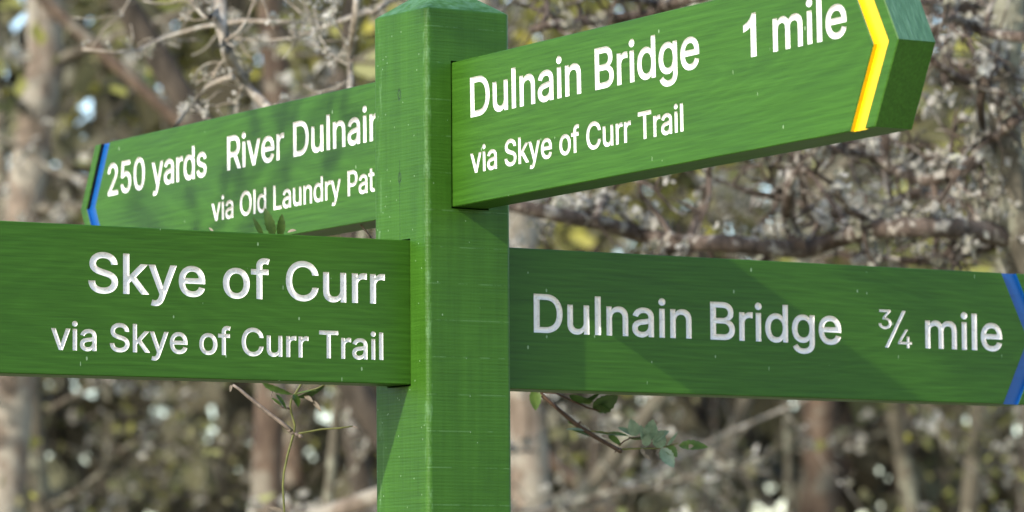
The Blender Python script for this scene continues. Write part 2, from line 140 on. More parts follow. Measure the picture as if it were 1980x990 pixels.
def post_paint():
    t = NT('green_post_paint')
    g1 = t.noise(t.coords((130, 130, 6)), 1, 4, .6)
    tc = t.n('ShaderNodeSeparateXYZ', {0: t.coords((1, 1, 1))})
    x, y, z = tc.outputs
    warp = t.noise(t.coords((3, 3, 9)), 1, 2, .5)
    zz = t.math('ADD', z, t.math('MULTIPLY', warp, .004))
    fr = t.math('FRACT', t.math('DIVIDE', zz, .0367))
    line = t.math('LESS_THAN', fr, .035)
    brk = t.smooth(t.noise(t.coords((55, 55, 30)), 1, 3, .6), .42, .58)
    line = t.math('MULTIPLY', line, brk)
    fine = t.math('SINE', t.math('MULTIPLY', zz, 1900.0))             # saw marks across the timber
    hz = t.noise(t.coords((16, 16, 330)), 1, 3, .6)
    blotch = t.noise(t.coords((24, 24, 7)), 1, 4, .6)
    f = t.math('ADD', t.math('MULTIPLY', g1, .3), t.math('ADD', t.math('MULTIPLY', hz, .30), t.math('MULTIPLY', blotch, .40)))
    col = t.ramp(f, [(.33, GREEN_D), (.5, GREEN_M), (.70, GREEN_L)])
    line = t.math('MULTIPLY', line, t.math('GREATER_THAN', x, -.0495))
    col = t.mix(t.math('MULTIPLY', line, .75), col, (.065, .155, .04, 1))
    # scuffed streak down the back half of the narrow face, worn arris, chips
    st = t.math('MULTIPLY', t.smooth(t.math('ABSOLUTE', t.math('SUBTRACT', y, .038)), .008, .001),
                t.smooth(t.noise(t.coords((160, 160, 30)), 1, 4, .7), .50, .66))
    near = t.math('LESS_THAN', x, -.0495)
    st = t.math('MULTIPLY', t.math('MULTIPLY', st, near), .85)
    col = t.mix(st, col, (.08, .175, .055, 1))
    arris = t.math('LESS_THAN', t.math('ADD', x, y), -.0942)
    ar = t.math('MULTIPLY', arris, t.smooth(t.noise(t.coords((120, 120, 45)), 1, 4, .7), .48, .66))
    col = t.mix(t.math('MULTIPLY', ar, .55), col, (.09, .19, .07, 1))
    fl = t.math('MAXIMUM', t.fleck(t.coords((95, 95, 60)), .08, .09), t.fleck(t.coords((240, 240, 170)), .14, .03))
    col = t.mix(fl, col, (.17, .27, .14, 1))
    # a drying crack and two small knots on the narrow face
    def near_pt(yy, zz_, ry, rz):
        a = t.math('DIVIDE', t.math('SUBTRACT', y, yy), ry); b = t.math('DIVIDE', t.math('SUBTRACT', z, zz_), rz)
        return t.math('SQRT', t.math('ADD', t.math('MULTIPLY', a, a), t.math('MULTIPLY', b, b)))
    k = None
    for yy, zz_, ry, rz in ((.0005, .118, .0035, .006), (.0005, .034, .0035, .006)):
        d = near_pt(yy, zz_, ry, rz)
        d = t.math('ADD', d, t.math('MULTIPLY', t.math('SUBTRACT', t.noise(t.coords((700, 700, 500)), 1, 2, .6), .5), 1.6))
        ringk = t.math('MULTIPLY', t.smooth(t.math('ABSOLUTE', t.math('SUBTRACT', d, .7)), .35, .05), near)
        k = ringk if k is None else t.math('MAXIMUM', k, ringk)
    cw = t.math('MULTIPLY', t.math('SUBTRACT', t.noise(t.coords((1, 1, 90)), 1, 2, .5), .5), .0018)
    ck = t.math('LESS_THAN', t.math('ABSOLUTE', t.math('SUBTRACT', t.math('ADD', y, cw), .0003)), .00035)
    ck = t.math('MULTIPLY', ck, t.math('MULTIPLY', near, t.math('MULTIPLY', t.math('LESS_THAN', z, .052), t.math('GREATER_THAN', z, -.03))))
    dk = t.math('MAXIMUM', t.math('MULTIPLY', k, .85), t.math('MULTIPLY', ck, .9))
    col = t.mix(dk, col, (.012, .035, .010, 1))
    topm = t.math('MULTIPLY', t.math('GREATER_THAN', z, .2010), t.smooth(t.noise(t.coords((90, 90, 90)), 1, 5, .7), .30, .70))
    col = t.mix(t.math('MULTIPLY', topm, .7), col, (.10, .21, .11, 1))
    h = t.math('ADD', t.math('MULTIPLY', g1, .5), t.math('ADD', t.math('MULTIPLY', hz, .45), t.math('MULTIPLY', fine, .05)))
    h = t.math('ADD', h, t.math('ADD', t.math('MULTIPLY', line, .6), t.math('SUBTRACT', t.math('MULTIPLY', fl, .6), dk)))
    lump = t.noise(t.coords((14, 14, 10)), 1, 3, .5)
    b1 = t.bump(lump, .25, .004)
    return t.set(Base_Color=col, Roughness=t.math('ADD', .40, t.math('MULTIPLY', blotch, .2)), Normal=t.bump(h, .5, .0012, b1), Specular_IOR_Level=.26)
def simple(name, col, col2, scale, rough=.6, bump=.2, bd=.002, what='Object', spec=.35, detail=4):
    t = NT(name); n = t.noise(t.coords((scale,)*3, what), 1, detail, .6)
    c = t.ramp(n, [(.35, col), (.65, col2)])
    return t.set(Base_Color=c, Roughness=rough, Normal=t.bump(n, bump, bd), Specular_IOR_Level=spec)
def end_grain():
    t = NT('weathered_sky_sheen_end_grain')
    n = t.noise(t.coords((60, 60, 420)), 1, 4, .65)
    col = t.ramp(n, [(.28, (.026, .080, .036)), (.5, (.048, .125, .064)), (.72, (.085, .175, .105))])  # weathering plus the sky's reflection painted in, for the upper tip face
    return t.set(Base_Color=col, Roughness=.62, Normal=t.bump(n, .6, .0015), Specular_IOR_Level=.5)
def letter_paint():
    t = NT('white_letter_paint')
    n = t.noise(t.coords((260, 260, 260)), 1, 4, .65); n2 = t.noise(t.coords((70, 70, 70)), 1, 3, .6)
    f = t.math('MULTIPLY', t.smooth(n, .46, .66), t.smooth(n2, .40, .60))
    col = t.mix(t.math('MULTIPLY', f, .3), (.74, .72, .69, 1), (.20, .165, .12, 1))
    return t.set(Base_Color=col, Roughness=.5, Normal=t.bump(n, .25, .0006))
def stripe_paint(name, col):
    t = NT(name); n = t.noise(t.coords((40, 120, 60)), 1, 4, .6)
    c = t.mix(t.math('MULTIPLY', t.smooth(n, .5, .72), .35), col, tuple(x*.62 for x in col[:3])+(1,))
    c = t.mix(t.fleck(t.coords((130, 70, 130)), .08, .08), c, (.7, .72, .7, 1))
    return t.set(Base_Color=c, Roughness=.38, Normal=t.bump(n, .3, .001))
def island(name, stops, rough=.7, trans=0.0, noise_scale=0, spec=.3, own=.55):
    t = NT(name); g = t.n('ShaderNodeNewGeometry'); f = g.outputs['Random Per Island']
    if noise_scale:
        n = t.smooth(t.noise(t.coords((noise_scale,)*3, 'Object'), 1, 3, .6), .3, .7)
        f = t.math('ADD', t.math('MULTIPLY', f, own), t.math('MULTIPLY', n, 1-own))
    c = t.ramp(f, stops)
    t.set(Base_Color=c, Roughness=rough, Specular_IOR_Level=spec)
    if trans:
        tr = t.n('ShaderNodeBsdfTranslucent', {'Color': c}); mx = t.n('ShaderNodeMixShader', {0: trans})
        t.t.links.new(t.b.outputs[0], mx.inputs[1]); t.t.links.new(tr.outputs[0], mx.inputs[2])
        t.t.links.new(mx.outputs[0], t.t.nodes['Material Output'].inputs[0])
    return t.mat
def bark(name, dark, mid, pale, amt, sc=9):
    t = NT(name)
    n = t.noise(t.coords((sc*2.2, sc*2.2, sc*.8)), 1, 5, .65); p = t.noise(t.coords((sc, sc, sc)), 1, 4, .6)
    c = t.ramp(n, [(.32, dark), (.62, mid)])
    c = t.mix(t.math('MULTIPLY', t.smooth(p, .62-amt*.3, .72-amt*.3), .85), c, pale)
    return t.set(Base_Color=c, Roughness=.85, Normal=t.bump(n, .7, .012), Specular_IOR_Level=.2)

MT = dict(
    board=board_paint(), post=post_paint(), endg=end_grain(), letter=letter_paint(),
    yellow=stripe_paint('yellow_stripe_paint', (.74, .46, .002, 1)), blue=stripe_paint('blue_stripe_paint', (.002, .072, .27, 1)),
    bare=simple('painted_groove_shade', (.006, .008, .014), (.014, .016, .026), 80, .8),  # near-black stands in for shade on a stripe groove wall
    bark_pale=bark('pale_pinkish_bark', (.10, .076, .054), (.235, .185, .14), (.29, .265, .21, 1), .55, 7),
    bark_red=bark('reddish_pine_bark', (.050, .034, .024), (.13, .092, .064), (.19, .17, .13, 1), .3, 7),
    bark_dark=bark('dark_bark', (.022, .018, .013), (.075, .060, .045), (.22, .21, .17, 1), .10, 9),
    bark_grey=bark('grey_bark', (.045, .039, .027), (.125, .108, .076), (.22, .215, .155, 1), .4, 12),
    twig=bark('twig_bark', (.045, .036, .025), (.135, .11, .08), (.26, .245, .19, 1), .4, 30),
    twig_dark=bark('dark_twig_bark', (.035, .026, .019), (.12, .09, .07), (.33, .30, .25, 1), .28, 30),
    twig_pale=bark('pale_twig_bark', (.17, .14, .105), (.33, .285, .225), (.40, .37, .31, 1), .4, 30),
    lichen=island('lichen', [(0, (.13, .115, .085)), (.3, (.29, .275, .20)), (.6, (.45, .42, .37)), (.85, (.60, .58, .50)), (1, (.43, .43, .25))], .9, .4, 14, .2, .22),
    leaf_olive=island('olive_leaves', [(0, (.05, .045, .024)), (.35, (.12, .112, .052)), (.7, (.20, .185, .09)), (.93, (.28, .29, .10)), (1, (.42, .40, .06))], .6, .3),
    leaf_yellow=island('yellow_green_leaves', [(0, (.12, .12, .04)), (.5, (.26, .26, .07)), (.85, (.30, .30, .08)), (1, (.42, .38, .06))], .6, .35),
    wood_far=island('far_wood_foliage', [(0, (.020, .017, .011)), (.30, (.050, .043, .026)), (.55, (.100, .090, .056)), (.78, (.150, .150, .080)), (.93, (.175, .185, .062)), (1, (.25, .255, .055))], .8, .2, .35),
)

# ------------------------------------------------------------------ lettering
def bez(a, b, c, d, t):
    s = 1-t; return tuple(s*s*s*a[i]+3*s*s*t*b[i]+3*s*t*t*c[i]+t*t*t*d[i] for i in (0, 1))
GLYPHS['l'] = [174, [[[0]*2+p+[0]*2 for p in ([54, 0], [120, 0], [120, 509], [54, 509])]]]
GLYPHS['1'] = [340, [[[0]*2+p+[0]*2 for p in ([185, 0], [251, 0], [251, 512], [208, 512], [176, 455], [130, 415], [70, 385], [70, 322], [130, 345], [185, 385])]]]
GLYPHS['1'][0] = 340
STRAIGHT = {'l', '1'}
def glyph_loops(ch):
    loops = []
    for sp in GLYPHS[ch][1]:
        pts = []
        n = len(sp)
        if ch in STRAIGHT: loops.append([tuple(p[2:4]) for p in sp]); continue
        for i in range(n):
            p, q = sp[i], sp[(i+1) % n]
            a, b, c, d = p[2:4], p[4:6], q[0:2], q[2:4]
            L = math.dist(a, d)
            flat = abs((b[0]-a[0])*(d[1]-a[1])-(b[1]-a[1])*(d[0]-a[0])) + abs((c[0]-a[0])*(d[1]-a[1])-(c[1]-a[1])*(d[0]-a[0])) < 1.5*L
            k = 1 if flat else max(2, min(7, int(L/16)+2))
            for j in range(k): pts.append(bez(a, b, c, d, j/k))
        out = []
        for p in pts:
            if not out or math.dist(out[-1], p) > 2.0: out.append(p)
        if math.dist(out[0], out[-1]) < 2.0: out.pop()
        loops.append(out)
    return loops
def area(lp): return .5*sum(lp[i][0]*lp[(i+1) % len(lp)][1]-lp[(i+1) % len(lp)][0]*lp[i][1] for i in range(len(lp)))
def shift(lp, d):                           # move every edge outwards by d (negative: into the stroke)
    n = len(lp); out = []
    for i in range(n):
        a, p, b = lp[i-1], lp[i], lp[(i+1) % n]
        e1 = (p[0]-a[0], p[1]-a[1]); e2 = (b[0]-p[0], b[1]-p[1])
        l1, l2 = math.hypot(*e1) or 1, math.hypot(*e2) or 1
        n1 = (e1[1]/l1, -e1[0]/l1); n2 = (e2[1]/l2, -e2[0]/l2)
        k = max(1+n1[0]*n2[0]+n1[1]*n2[1], .45)
        out.append((p[0]+d*(n1[0]+n2[0])/k, p[1]+d*(n1[1]+n2[1])/k))
    return out
SPACE = 200
_cache = {}
def glyph_outline(ch):
    if ch not in _cache: _cache[ch] = union(glyph_loops(ch))
    return _cache[ch]
def text_loops(s, x0, x1, base, cap, bold=11):
    glyphs = []; x = 0
    for ch in s:
        if ch == ' ': x += SPACE; continue
        lps = [shift(l, bold) for l in glyph_outline(ch)]
        glyphs += [[(p[0]+x, p[1]) for p in l] for l in lps]; x += GLYPHS[ch][0]
    xs = [p[0] for l in glyphs for p in l]; a, b = min(xs), max(xs)
    sx = (x1-x0)/(b-a); sy = cap/(509+2*bold)
    return [[(x0+(p[0]-a)*sx, base+(p[1]+bold)*sy) for p in l] for l in glyphs]
from mathutils.geometry import delaunay_2d_cdt
def winding(p, loops):
    w = 0
    for lp in loops:
        n = len(lp)
        for i in range(n):
            (x1, y1), (x2, y2) = lp[i], lp[(i+1) % n]
            if y1 <= p[1]:
                if y2 > p[1] and (x2-x1)*(p[1]-y1)-(p[0]-x1)*(y2-y1) > 0: w += 1
            elif y2 <= p[1] and (x2-x1)*(p[1]-y1)-(p[0]-x1)*(y2-y1) < 0: w -= 1
    return w
def cdt(loops, keep):                       # triangles of the plane cut along the loops, those that keep(centre) accepts
    vs = []; es = []; k = 1.0
    for lp in loops:
        n0 = len(vs); n = len(lp); vs += [V(p) for p in lp]; es += [(n0+i, n0+(i+1) % n) for i in range(n)]
    r = delaunay_2d_cdt(vs, es, [], 0, 1e-7)
    pv = [tuple(v) for v in r[0]]; fs = []
    for f in r[2]:
        c = (sum(pv[i][0] for i in f)/3, sum(pv[i][1] for i in f)/3)
        if keep(c): fs.append(tuple(f))
    return pv, fs
def union(loops):                           # one clean outline for a glyph drawn from overlapping strokes
    if sum(area(l) for l in loops) < 0: loops = [l[::-1] for l in loops]
    pv, fs = cdt(loops, lambda c: winding(c, loops) != 0)
    ed = {}
    for f in fs:
        if area([pv[i] for i in f]) < 0: f = f[::-1]
        for a, b in zip(f, f[1:]+f[:1]): ed[(a, b)] = 1
    nxt = {a: b for a, b in ed if (b, a) not in ed}
    out = []
    while nxt:
        a = next(iter(nxt)); lp = []
        while a in nxt: lp.append(pv[a]); a = nxt.pop(a)
        out.append(lp)
    res = []
    for lp in out:
        q = [p for i, p in enumerate(lp) if math.dist(p, lp[i-1]) > 1.2]
        if len(q) > 2: res.append(q)
    return res
def fill2d(outer, letters):
    if outer is None: return cdt(letters, lambda c: winding(c, letters) != 0)
    bb = []
    for l in letters:
        xs = [p[0] for p in l]; ys = [p[1] for p in l]; bb.append((min(xs), max(xs), min(ys), max(ys), l))
    def keep(c):
        if winding(c, [outer]) == 0: return False
        return winding(c, [b[4] for b in bb if b[0] <= c[0] <= b[1] and b[2] <= c[1] <= b[3]]) == 0
    return cdt([outer]+letters, keep)
def carve(loops, stroke):                   # the routed grooves of a line of letters, in board space
    mb = MB(); prof = [(0, 0), (.03, .0008), (.09, .0016), (.18, .0022), (.34, .0026)]
    last = None
    for (i0, z0), (i1, z1) in zip(prof, prof[1:]):
        for lp in loops:
            a, b = shift(lp, -i0*stroke), shift(lp, -i1*stroke); n = len(lp)
            for i in range(n):
                j = (i+1) % n
                mb.face([(*a[i], -z0), (*a[j], -z0), (*b[j], -z1), (*b[i], -z1)])
    vs, fs = fill2d(None, [shift(lp, -prof[-1][0]*stroke) for lp in loops])
    mb.mesh([(x, y, -prof[-1][1]) for x, y in vs], fs)
    return mb

# ------------------------------------------------------------------ the signpost
A = .05
sign = tag(empty('signpost', (0, 0, 0)), 'green wooden fingerpost with four boards carrying carved white place names', 'signpost')
SPEC = dict(
    S=dict(org=(-A, -.017, -.0302), l=(-1, .001, -.0025), g=-1, H=.1439, cin=.690, col='yellow',
           label='green board reading Skye of Curr, pointing left at the front',
           lines=[[('Skye of Curr', -.3609, -.0290, -.0646, .0387)], [('via Skye of Curr Trail', -.4008, -.0314, -.1203, .0272)]]),
    T=dict(org=(A, -.0139, -.0317), l=(1, .0016, -.0004), g=1, H=.1433, cin=.6662, col='blue',
           label='green board reading Dulnain Bridge ¾ mile, pointing right',
           lines=[[('Dulnain Bridge', .0509, .4440, -.0855, .0396), ('¾', .4946, .5396, -.0866, .0402), ('mile', .5583, .6652, -.0857, .0396)]]),
    B=dict(org=(-.0191, -A, .1469), l=(0, -1, .0182), g=1, H=.1449, cin=.6420, col='yellow',
           label='green board reading Dulnain Bridge 1 mile, coming forward on the right',
           lines=[[('Dulnain Bridge', .0323, .4196, -.0594, .0398), ('1', .4886, .5078, -.0604, .0398), ('mile', .5331, .6409, -.0602, .0398)],
                  [('via Skye of Curr Trail', .0305, .3924, -.1153, .0262)]]),
    U=dict(org=(-.0173, A, .1443), l=(.007, 1, -.0094), g=-1, H=.1426, cin=.630, col='blue',
           label='green board reading River Dulnain 250 yards, going back on the left',
           lines=[[('250 yards', -.6343, -.4053, -.0617, .0366), ('River Dulnain', -.3594, -.0370, -.0604, .0372)],
                  [('via Old Laundry Path', -.3946, -.0330, -.1128, .0264)]]),
)
TH, DC, CH, CW, TIP, DL = .041, .0046, .0009, .021, .0142, .036
START = -.0100
for key, b in SPEC.items():
    ld = V(b['l']).normalized(); ex = ld*b['g']; ez = ex.cross(V((0, 0, 1))).normalized(); ey = ez.cross(ex)
    mw = M(((ex.x, ey.x, ez.x, b['org'][0]), (ex.y, ey.y, ez.y, b['org'][1]), (ex.z, ey.z, ez.z, b['org'][2]+Z0), (0, 0, 0, 1)))
    H, g, ci = b['H'], b['g'], b['cin']
    def P(l, y, z): return (g*l, y, z)
    co = ci+CW; tp = co+TIP
    body_in = [(START, -CH), (ci-CH*.9, -CH), (ci+DL-CH*1.1, -H/2), (ci-CH*.9, -H+CH), (START, -H+CH)]
    body_out = [(START, 0), (ci, 0), (ci+DL, -H/2), (ci, -H), (START, -H)]
    tip_in = [(co+CH, -CH), (tp-CH, -CH), (tp+DL-CH*1.2, -H/2), (tp-CH, -H+CH), (co+CH, -H+CH), (co+DL+CH, -H/2)]
    tip_out = [(co, 0), (tp, 0), (tp+DL, -H/2), (tp, -H), (co, -H), (co+DL, -H/2)]
    mb = MB(); letters = []
    for ln in b['lines']:
        lp = []; stroke = ln[0][4]*.155
        for (s, x0, x1, base, cap) in ln:
            if s == '¾':
                lp += text_loops('3', .4946, .5122, -.0664, .0204, 4); lp += text_loops('4', .5208, .5396, -.0864, .0199, 4)
                lp.append([(.5030, -.0866), (.5077, -.0866), (.5318, -.0464), (.5271, -.0464)])
            else: lp += text_loops(s, x0, x1, base, cap)
        letters.append((lp, stroke))
    vs, fs = fill2d([(g*l, y) for l, y in body_in], [l for ls, _ in letters for l in ls])
    mb.mesh([(x, y, 0) for x, y in vs], fs)
    mb.face([P(l, y, 0) for l, y in tip_in])
    def strip(ins, outs, skip=()):
        n = len(ins)
        for i in range(n):
            if i in skip: continue
            j = (i+1) % n
            mb.face([P(*ins[i], 0), P(*ins[j], 0), P(*outs[j], -CH), P(*outs[i], -CH)])
    strip(body_in, body_out, (4,)); strip(tip_in, tip_out)
    # sides of the two slabs beside the stripe groove, then the core behind
    for (p, q) in (((START, 0), (ci, 0)), ((ci, -H), (START, -H)), ((co, 0), (tp, 0)), ((tp, -H), (co, -H))):
        mb.face([P(*p, -CH), P(*q, -CH), P(*q, -DC), P(*p, -DC)])
    mb.face([P(START, 0, -CH), P(START, -H, -CH), P(START, -H, -DC), P(START, 0, -DC)])
    for (p, q) in (((tp, 0), (tp+DL, -H/2)), ((tp+DL, -H/2), (tp, -H))):
        mb.face([P(*p, -CH), P(*q, -CH), P(*q, -TH), P(*p, -TH)], 1 if p[1] == 0 else 0)
    full = [(START, 0), (tp, 0), (tp+DL, -H/2), (tp, -H), (START, -H)]
    for i in (0, 3, 4):
        p, q = full[i], full[(i+1) % 5]
        mb.face([P(*p, -DC), P(*q, -DC), P(*q, -TH), P(*p, -TH)])
    mb.face([P(*p, -TH) for p in full])
    bo = mb.build('sign_board', [MT['board'], MT['endg']], sign, mw); tag(bo, b['label'])
    for ls, stroke in letters:
        lo = carve(ls, stroke).build('lettering', MT['letter'], bo, mw)
    sb = MB()
    for i0, i1 in (((ci, 0), (ci+DL, -H/2)), ((ci+DL, -H/2), (ci, -H))):
        o0, o1 = (i0[0]+CW, i0[1]), (i1[0]+CW, i1[1])
        sb.face([P(*i0, -DC), P(*i1, -DC), P(*o1, -DC), P(*o0, -DC)])
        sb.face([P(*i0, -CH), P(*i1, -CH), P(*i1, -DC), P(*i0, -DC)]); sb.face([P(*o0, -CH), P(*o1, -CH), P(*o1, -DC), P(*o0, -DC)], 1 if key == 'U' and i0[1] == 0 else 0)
    so = sb.build('arrow_stripe', [MT[b['col']], MT['bare']], bo, mw); tag(so, b['col']+' stripe routed across the board end')  # last slot paints shade onto one groove wall
    b['mw'] = mw

def make_post():
    c = .0052; zs = .2017; ap = .2355; zb = -Z0-.3
    ring = []; NS = 5
    for cx, cy, a0 in ((-1, -1, 180), (1, -1, 270), (1, 1, 0), (-1, 1, 90)):
        for k in range(NS+1):
            an = R(a0+90*k/NS); ring.append((cx*(A-c)+c*math.cos(an), cy*(A-c)+c*math.sin(an)))
    NR = len(ring)
    levels = [zb, zs-.0022, zs]
    vs = []; fs = []
    for k, z in enumerate(levels):
        ins = 0 if k < 2 else .0022
        for x, y in ring: vs.append((x*(1-ins/A), y*(1-ins/A), z))
    n = len(levels)*NR
    vs.append((0, 0, ap)); vs.append((0, 0, zb))
    for k in range(len(levels)-1):
        for i in range(NR):
            j = (i+1) % NR; fs.append((k*NR+i, k*NR+j, k*NR+NR+j, k*NR+NR+i))
    for i in range(NR):
        j = (i+1) % NR; fs.append((n-NR+i, n-NR+j, n)); fs.append((j, i, n+1))
    mb = MB(); mb.mesh(vs, fs); o = mb.build('post', [MT['post']], sign); o.location = (0, 0, Z0)
    bpy.context.view_layer.update()
    # housings cut in the post for the ends of the boards, a hair wider than the boards
    gap = .0017
    cut = MB()
    for b in SPEC.values():
        m = o.matrix_world.inverted() @ b['mw']; g, H = b['g'], b['H']
        pts = []
        for l in (-.0135, .02):
            for y in (gap, -H-gap):
                for z in (gap, -TH-gap): pts.append(m @ V((g*l, y, z)))
        cut.mesh(pts, [(0, 1, 3, 2), (4, 6, 7, 5), (0, 4, 5, 1), (2, 3, 7, 6), (0, 2, 6, 4), (1, 5, 7, 3)])
    co = cut.build('housing_cutter', [MT['post']])
    bm = bmesh.new(); bm.from_mesh(co.data); bmesh.ops.recalc_face_normals(bm, faces=bm.faces); bm.to_mesh(co.data); bm.free()
    bm = bmesh.new(); bm.from_mesh(o.data); bmesh.ops.recalc_face_normals(bm, faces=bm.faces); bm.to_mesh(o.data); bm.free()
    co.location = o.location
    bpy.context.view_layer.update()
    md = o.modifiers.new('cut', 'BOOLEAN'); md.operation = 'DIFFERENCE'; md.object = co; md.solver = 'EXACT'
    me = bpy.data.meshes.new_from_object(o.evaluated_get(bpy.context.evaluated_depsgraph_get()))
    o.modifiers.clear(); o.data = me; me.name = 'post'
    bpy.data.objects.remove(co)
    return o
make_post()

# ------------------------------------------------------------------ leaves and sprigs beside the post
def leaf(mb, p0, p1, w, nrm, m=0, teeth=6, fold=.35, droop=.12):
    p0, p1 = V(p0), V(p1); ax = p1-p0; L = ax.length; ax.normalize()
    sd = ax.cross(nrm).normalized(); up = sd.cross(ax)
    n = teeth*2; mid = []; lf = []; rt = []
    for i in range(n+1):
        t = i/n; wd = w*.5*math.sin(math.pi*min(1, t**.8))**.8*(1 if i % 2 == 0 else .84) if 0 < i < n else 0
        c = p0+ax*(L*t)-up*(droop*L*t*t); mid.append(c)
        lf.append(c+sd*wd+up*(wd*fold)); rt.append(c-sd*wd+up*(wd*fold))
    vs = mid+lf+rt; fs = []; k = n+1
    for i in range(n):
        fs.append((i, i+1, k+i+1, k+i)); fs.append((i+1, i, 2*k+i, 2*k+i+1))
    mb.mesh(vs, fs, m, True)
    mb.tube([mid[0], mid[n//2]-up*.0003, mid[-1]], [w*.035, w*.025, w*.008], 4, m)
def leafmat(name, a, b, trans=.3, rough=.38):
    t = NT(name); n = t.noise(t.coords((90,)*3), 1, 4, .6); c = t.ramp(n, [(.3, a), (.7, b)])
    t.set(Base_Color=c, Roughness=rough, Specular_IOR_Level=.5, Normal=t.bump(n, .3, .0008))
    tr = t.n('ShaderNodeBsdfTranslucent', {'Color': c}); mx = t.n('ShaderNodeMixShader', {0: trans})
    t.t.links.new(t.b.outputs[0], mx.inputs[1]); t.t.links.new(tr.outputs[0], mx.inputs[2])
    t.t.links.new(mx.outputs[0], t.t.nodes['Material Output'].inputs[0]); return t.mat
L_GREEN = leafmat('fresh_rose_leaf', (.07, .13, .028), (.14, .215, .05))
L_BLUE = leafmat('bluish_rose_leaf', (.11, .175, .10), (.26, .34, .225), .2, .3)
L_DARK = leafmat('dark_leaf', (.026, .058, .010), (.065, .118, .020), .28)
L_DRY = leafmat('dry_leaf', (.16, .12, .08), (.30, .25, .18), .15, .6)
ST_GREEN = simple('green_stem', (.085, .095, .022), (.15, .155, .042), 120)
ST_BROWN = simple('brown_stem', (.045, .026, .016), (.11, .065, .04), 120)
ST_GREY = simple('grey_dry_stem', (.13, .10, .08), (.26, .21, .17), 120)
TO_CAM = -FWD
def px(pts, d): return [at(p[0], p[1], d + (p[2] if len(p) > 2 else 0)) for p in pts]
def to_ground(p, n=5, dx=.03):
    return [V((p.x+dx*math.sin(i*1.7), p.y+dx*math.cos(i*2.3)*.6, p.z*(1-i/n)-(.03 if i == n else 0))) for i in range(1, n+1)]
UPW = V((0, 0, 1))
def nrm(a, b): return (TO_CAM*a + UPW*b + RGT*(1-a-b)*.6).normalized()

vine = empty('climbing_rose', (0, 0, 0)); D = 4.62
low = px([(550, 992)], D)[0]; g0 = to_ground(low, 6)
vine.location = V((g0[-1].x, g0[-1].y, 0)); VI = M.Translation(vine.location)
def vput(mb, name, mats, parent, root): o = mb.build(name, mats); o.parent = parent; o.matrix_parent_inverse = M.Translation(-root.location); return o
mb = MB(); path = g0[::-1] + px([(550, 992), (547, 940), (549, 914), (556, 880), (565, 848), (569, 836), (570, 822), (564, 800), (561, 786), (563, 774), (573, 758), (600, 715, .02), (590, 640, .03), (560, 540, .03), (532, 462, .02), (529, 448, 0)], D)
mb.tube(path, [.0018]*6+[.0012]*(len(path)-7)+[.0007], 6, 0)
mb.tube(px([(565, 835), (545, 818), (518, 798), (482, 769), (462, 752), (450, 744)], D), [.0024, .0021, .002, .0018, .0016, .0014], 6, 1)
mb.tube(px([(572, 839), (590, 836), (622, 830), (655, 828), (682, 824)], D), [.0010, .0010, .0009, .0008, .0007], 6, 0)
mb.tube(px([(682, 824), (690, 827), (698, 832)], D), [.0009, .0007, .0004], 5, 1)
for q in ((565, 836), (574, 840), (580, 843), (560, 832)): mb.tube(px([(q[0]-5, q[1]-3), q, (q[0]+6, q[1]+4)], D), [.001, .0026, .0008], 6, 1)
mb.tube(px([(566, 764), (590, 757), (612, 752), (632, 741), (650, 728)], D), [.0010, .0009, .0009, .0008, .0008], 5, 0)
mb.tube(px([(561, 790), (546, 788), (532, 778), (524, 765), (527, 756)], D), [.0012, .001, .0009, .0008, .0005], 5, 1)
mb.tube(px([(690, 425), (702, 440), (716, 458), (722, 470, .05), (640, 560, .06), (600, 715, .02)], D+.02), [.0007, .0011, .0012, .0012, .0014, .0016], 5, 1)
vput(mb, 'stem', [ST_GREEN, ST_GREY], vine, vine)
def lf(root, spec, d, m):
    for (x0, y0, x1, y1, w, a, b) in spec:
        q = MB(); leaf(q, at(x0, y0, d), at(x1, y1, d-.006), w*1.25/1880, nrm(a, b)); vput(q, 'leaf', [m], root, root)
lf(vine, [(529, 458, 513, 402, 17, .8, -.2), (541, 458, 546, 414, 15, .75, .0), (508, 458, 490, 420, 9, .7, -.1)], D, L_DARK)
lf(vine, [(507, 741, 564, 766, 12, .55, -.5), (568, 762, 578, 786, 15, .55, -.4), (575, 768, 628, 752, 15, .55, -.5), (533, 762, 556, 790, 9, .3, .4)], D-.004, L_DARK)
lf(vine, [(572, 762, 612, 751, 6, .3, .6), (545, 785, 526, 768, 6, .5, .4)], D-.006, L_GREEN)
lf(vine, [(588, 764, 605, 776, 8, .6, .3), (604, 774, 622, 796, 7, .6, .4), (447, 744, 445, 757, 5, .8, .1), (549, 990, 517, 979, 8, .6, .4), (556, 449, 572, 444, 8, .5, .5), (404, 440, 416, 452, 4, .6, .3)], D-.005, L_DRY)
tag(vine, 'thin green climbing rose stem twining up behind the Skye of Curr board', 'plant')

sprig = empty('rose_sprig', (0, 0, 0)); D = 4.74
top = px([(1000, 730)], D+.03)[0]; tb = px([(925, 790)], D+.04)[0]
g1 = to_ground(px([(900, 1000)], D+.04)[0], 6, .015)
sprig.location = V((g1[-1].x, g1[-1].y, 0))
mb = MB(); path = g1[::-1]+[at(900, 1000, D+.04), tb, at(960, 738, D+.035), top]+px([(1030, 748), (1046, 762), (1080, 792), (1117, 823), (1150, 844), (1178, 860), (1196, 870)], D)
mb.tube(path, [.003]*len(g1)+[.0028, .0026, .0024, .0022, .0022, .0022, .0021, .0025, .0022, .0021, .0024], 6, 0)
mb.tube(px([(1194, 869), (1200, 872), (1203, 875)], D), [.0025, .003, .001], 6, 0)
mb.tube(px([(1117, 826), (1120, 818), (1123, 815)], D), [.0022, .0014, .0008], 5, 0)
mb.tube(px([(1190, 872), (1189, 876)], D), [.001, .0005], 5, 0)
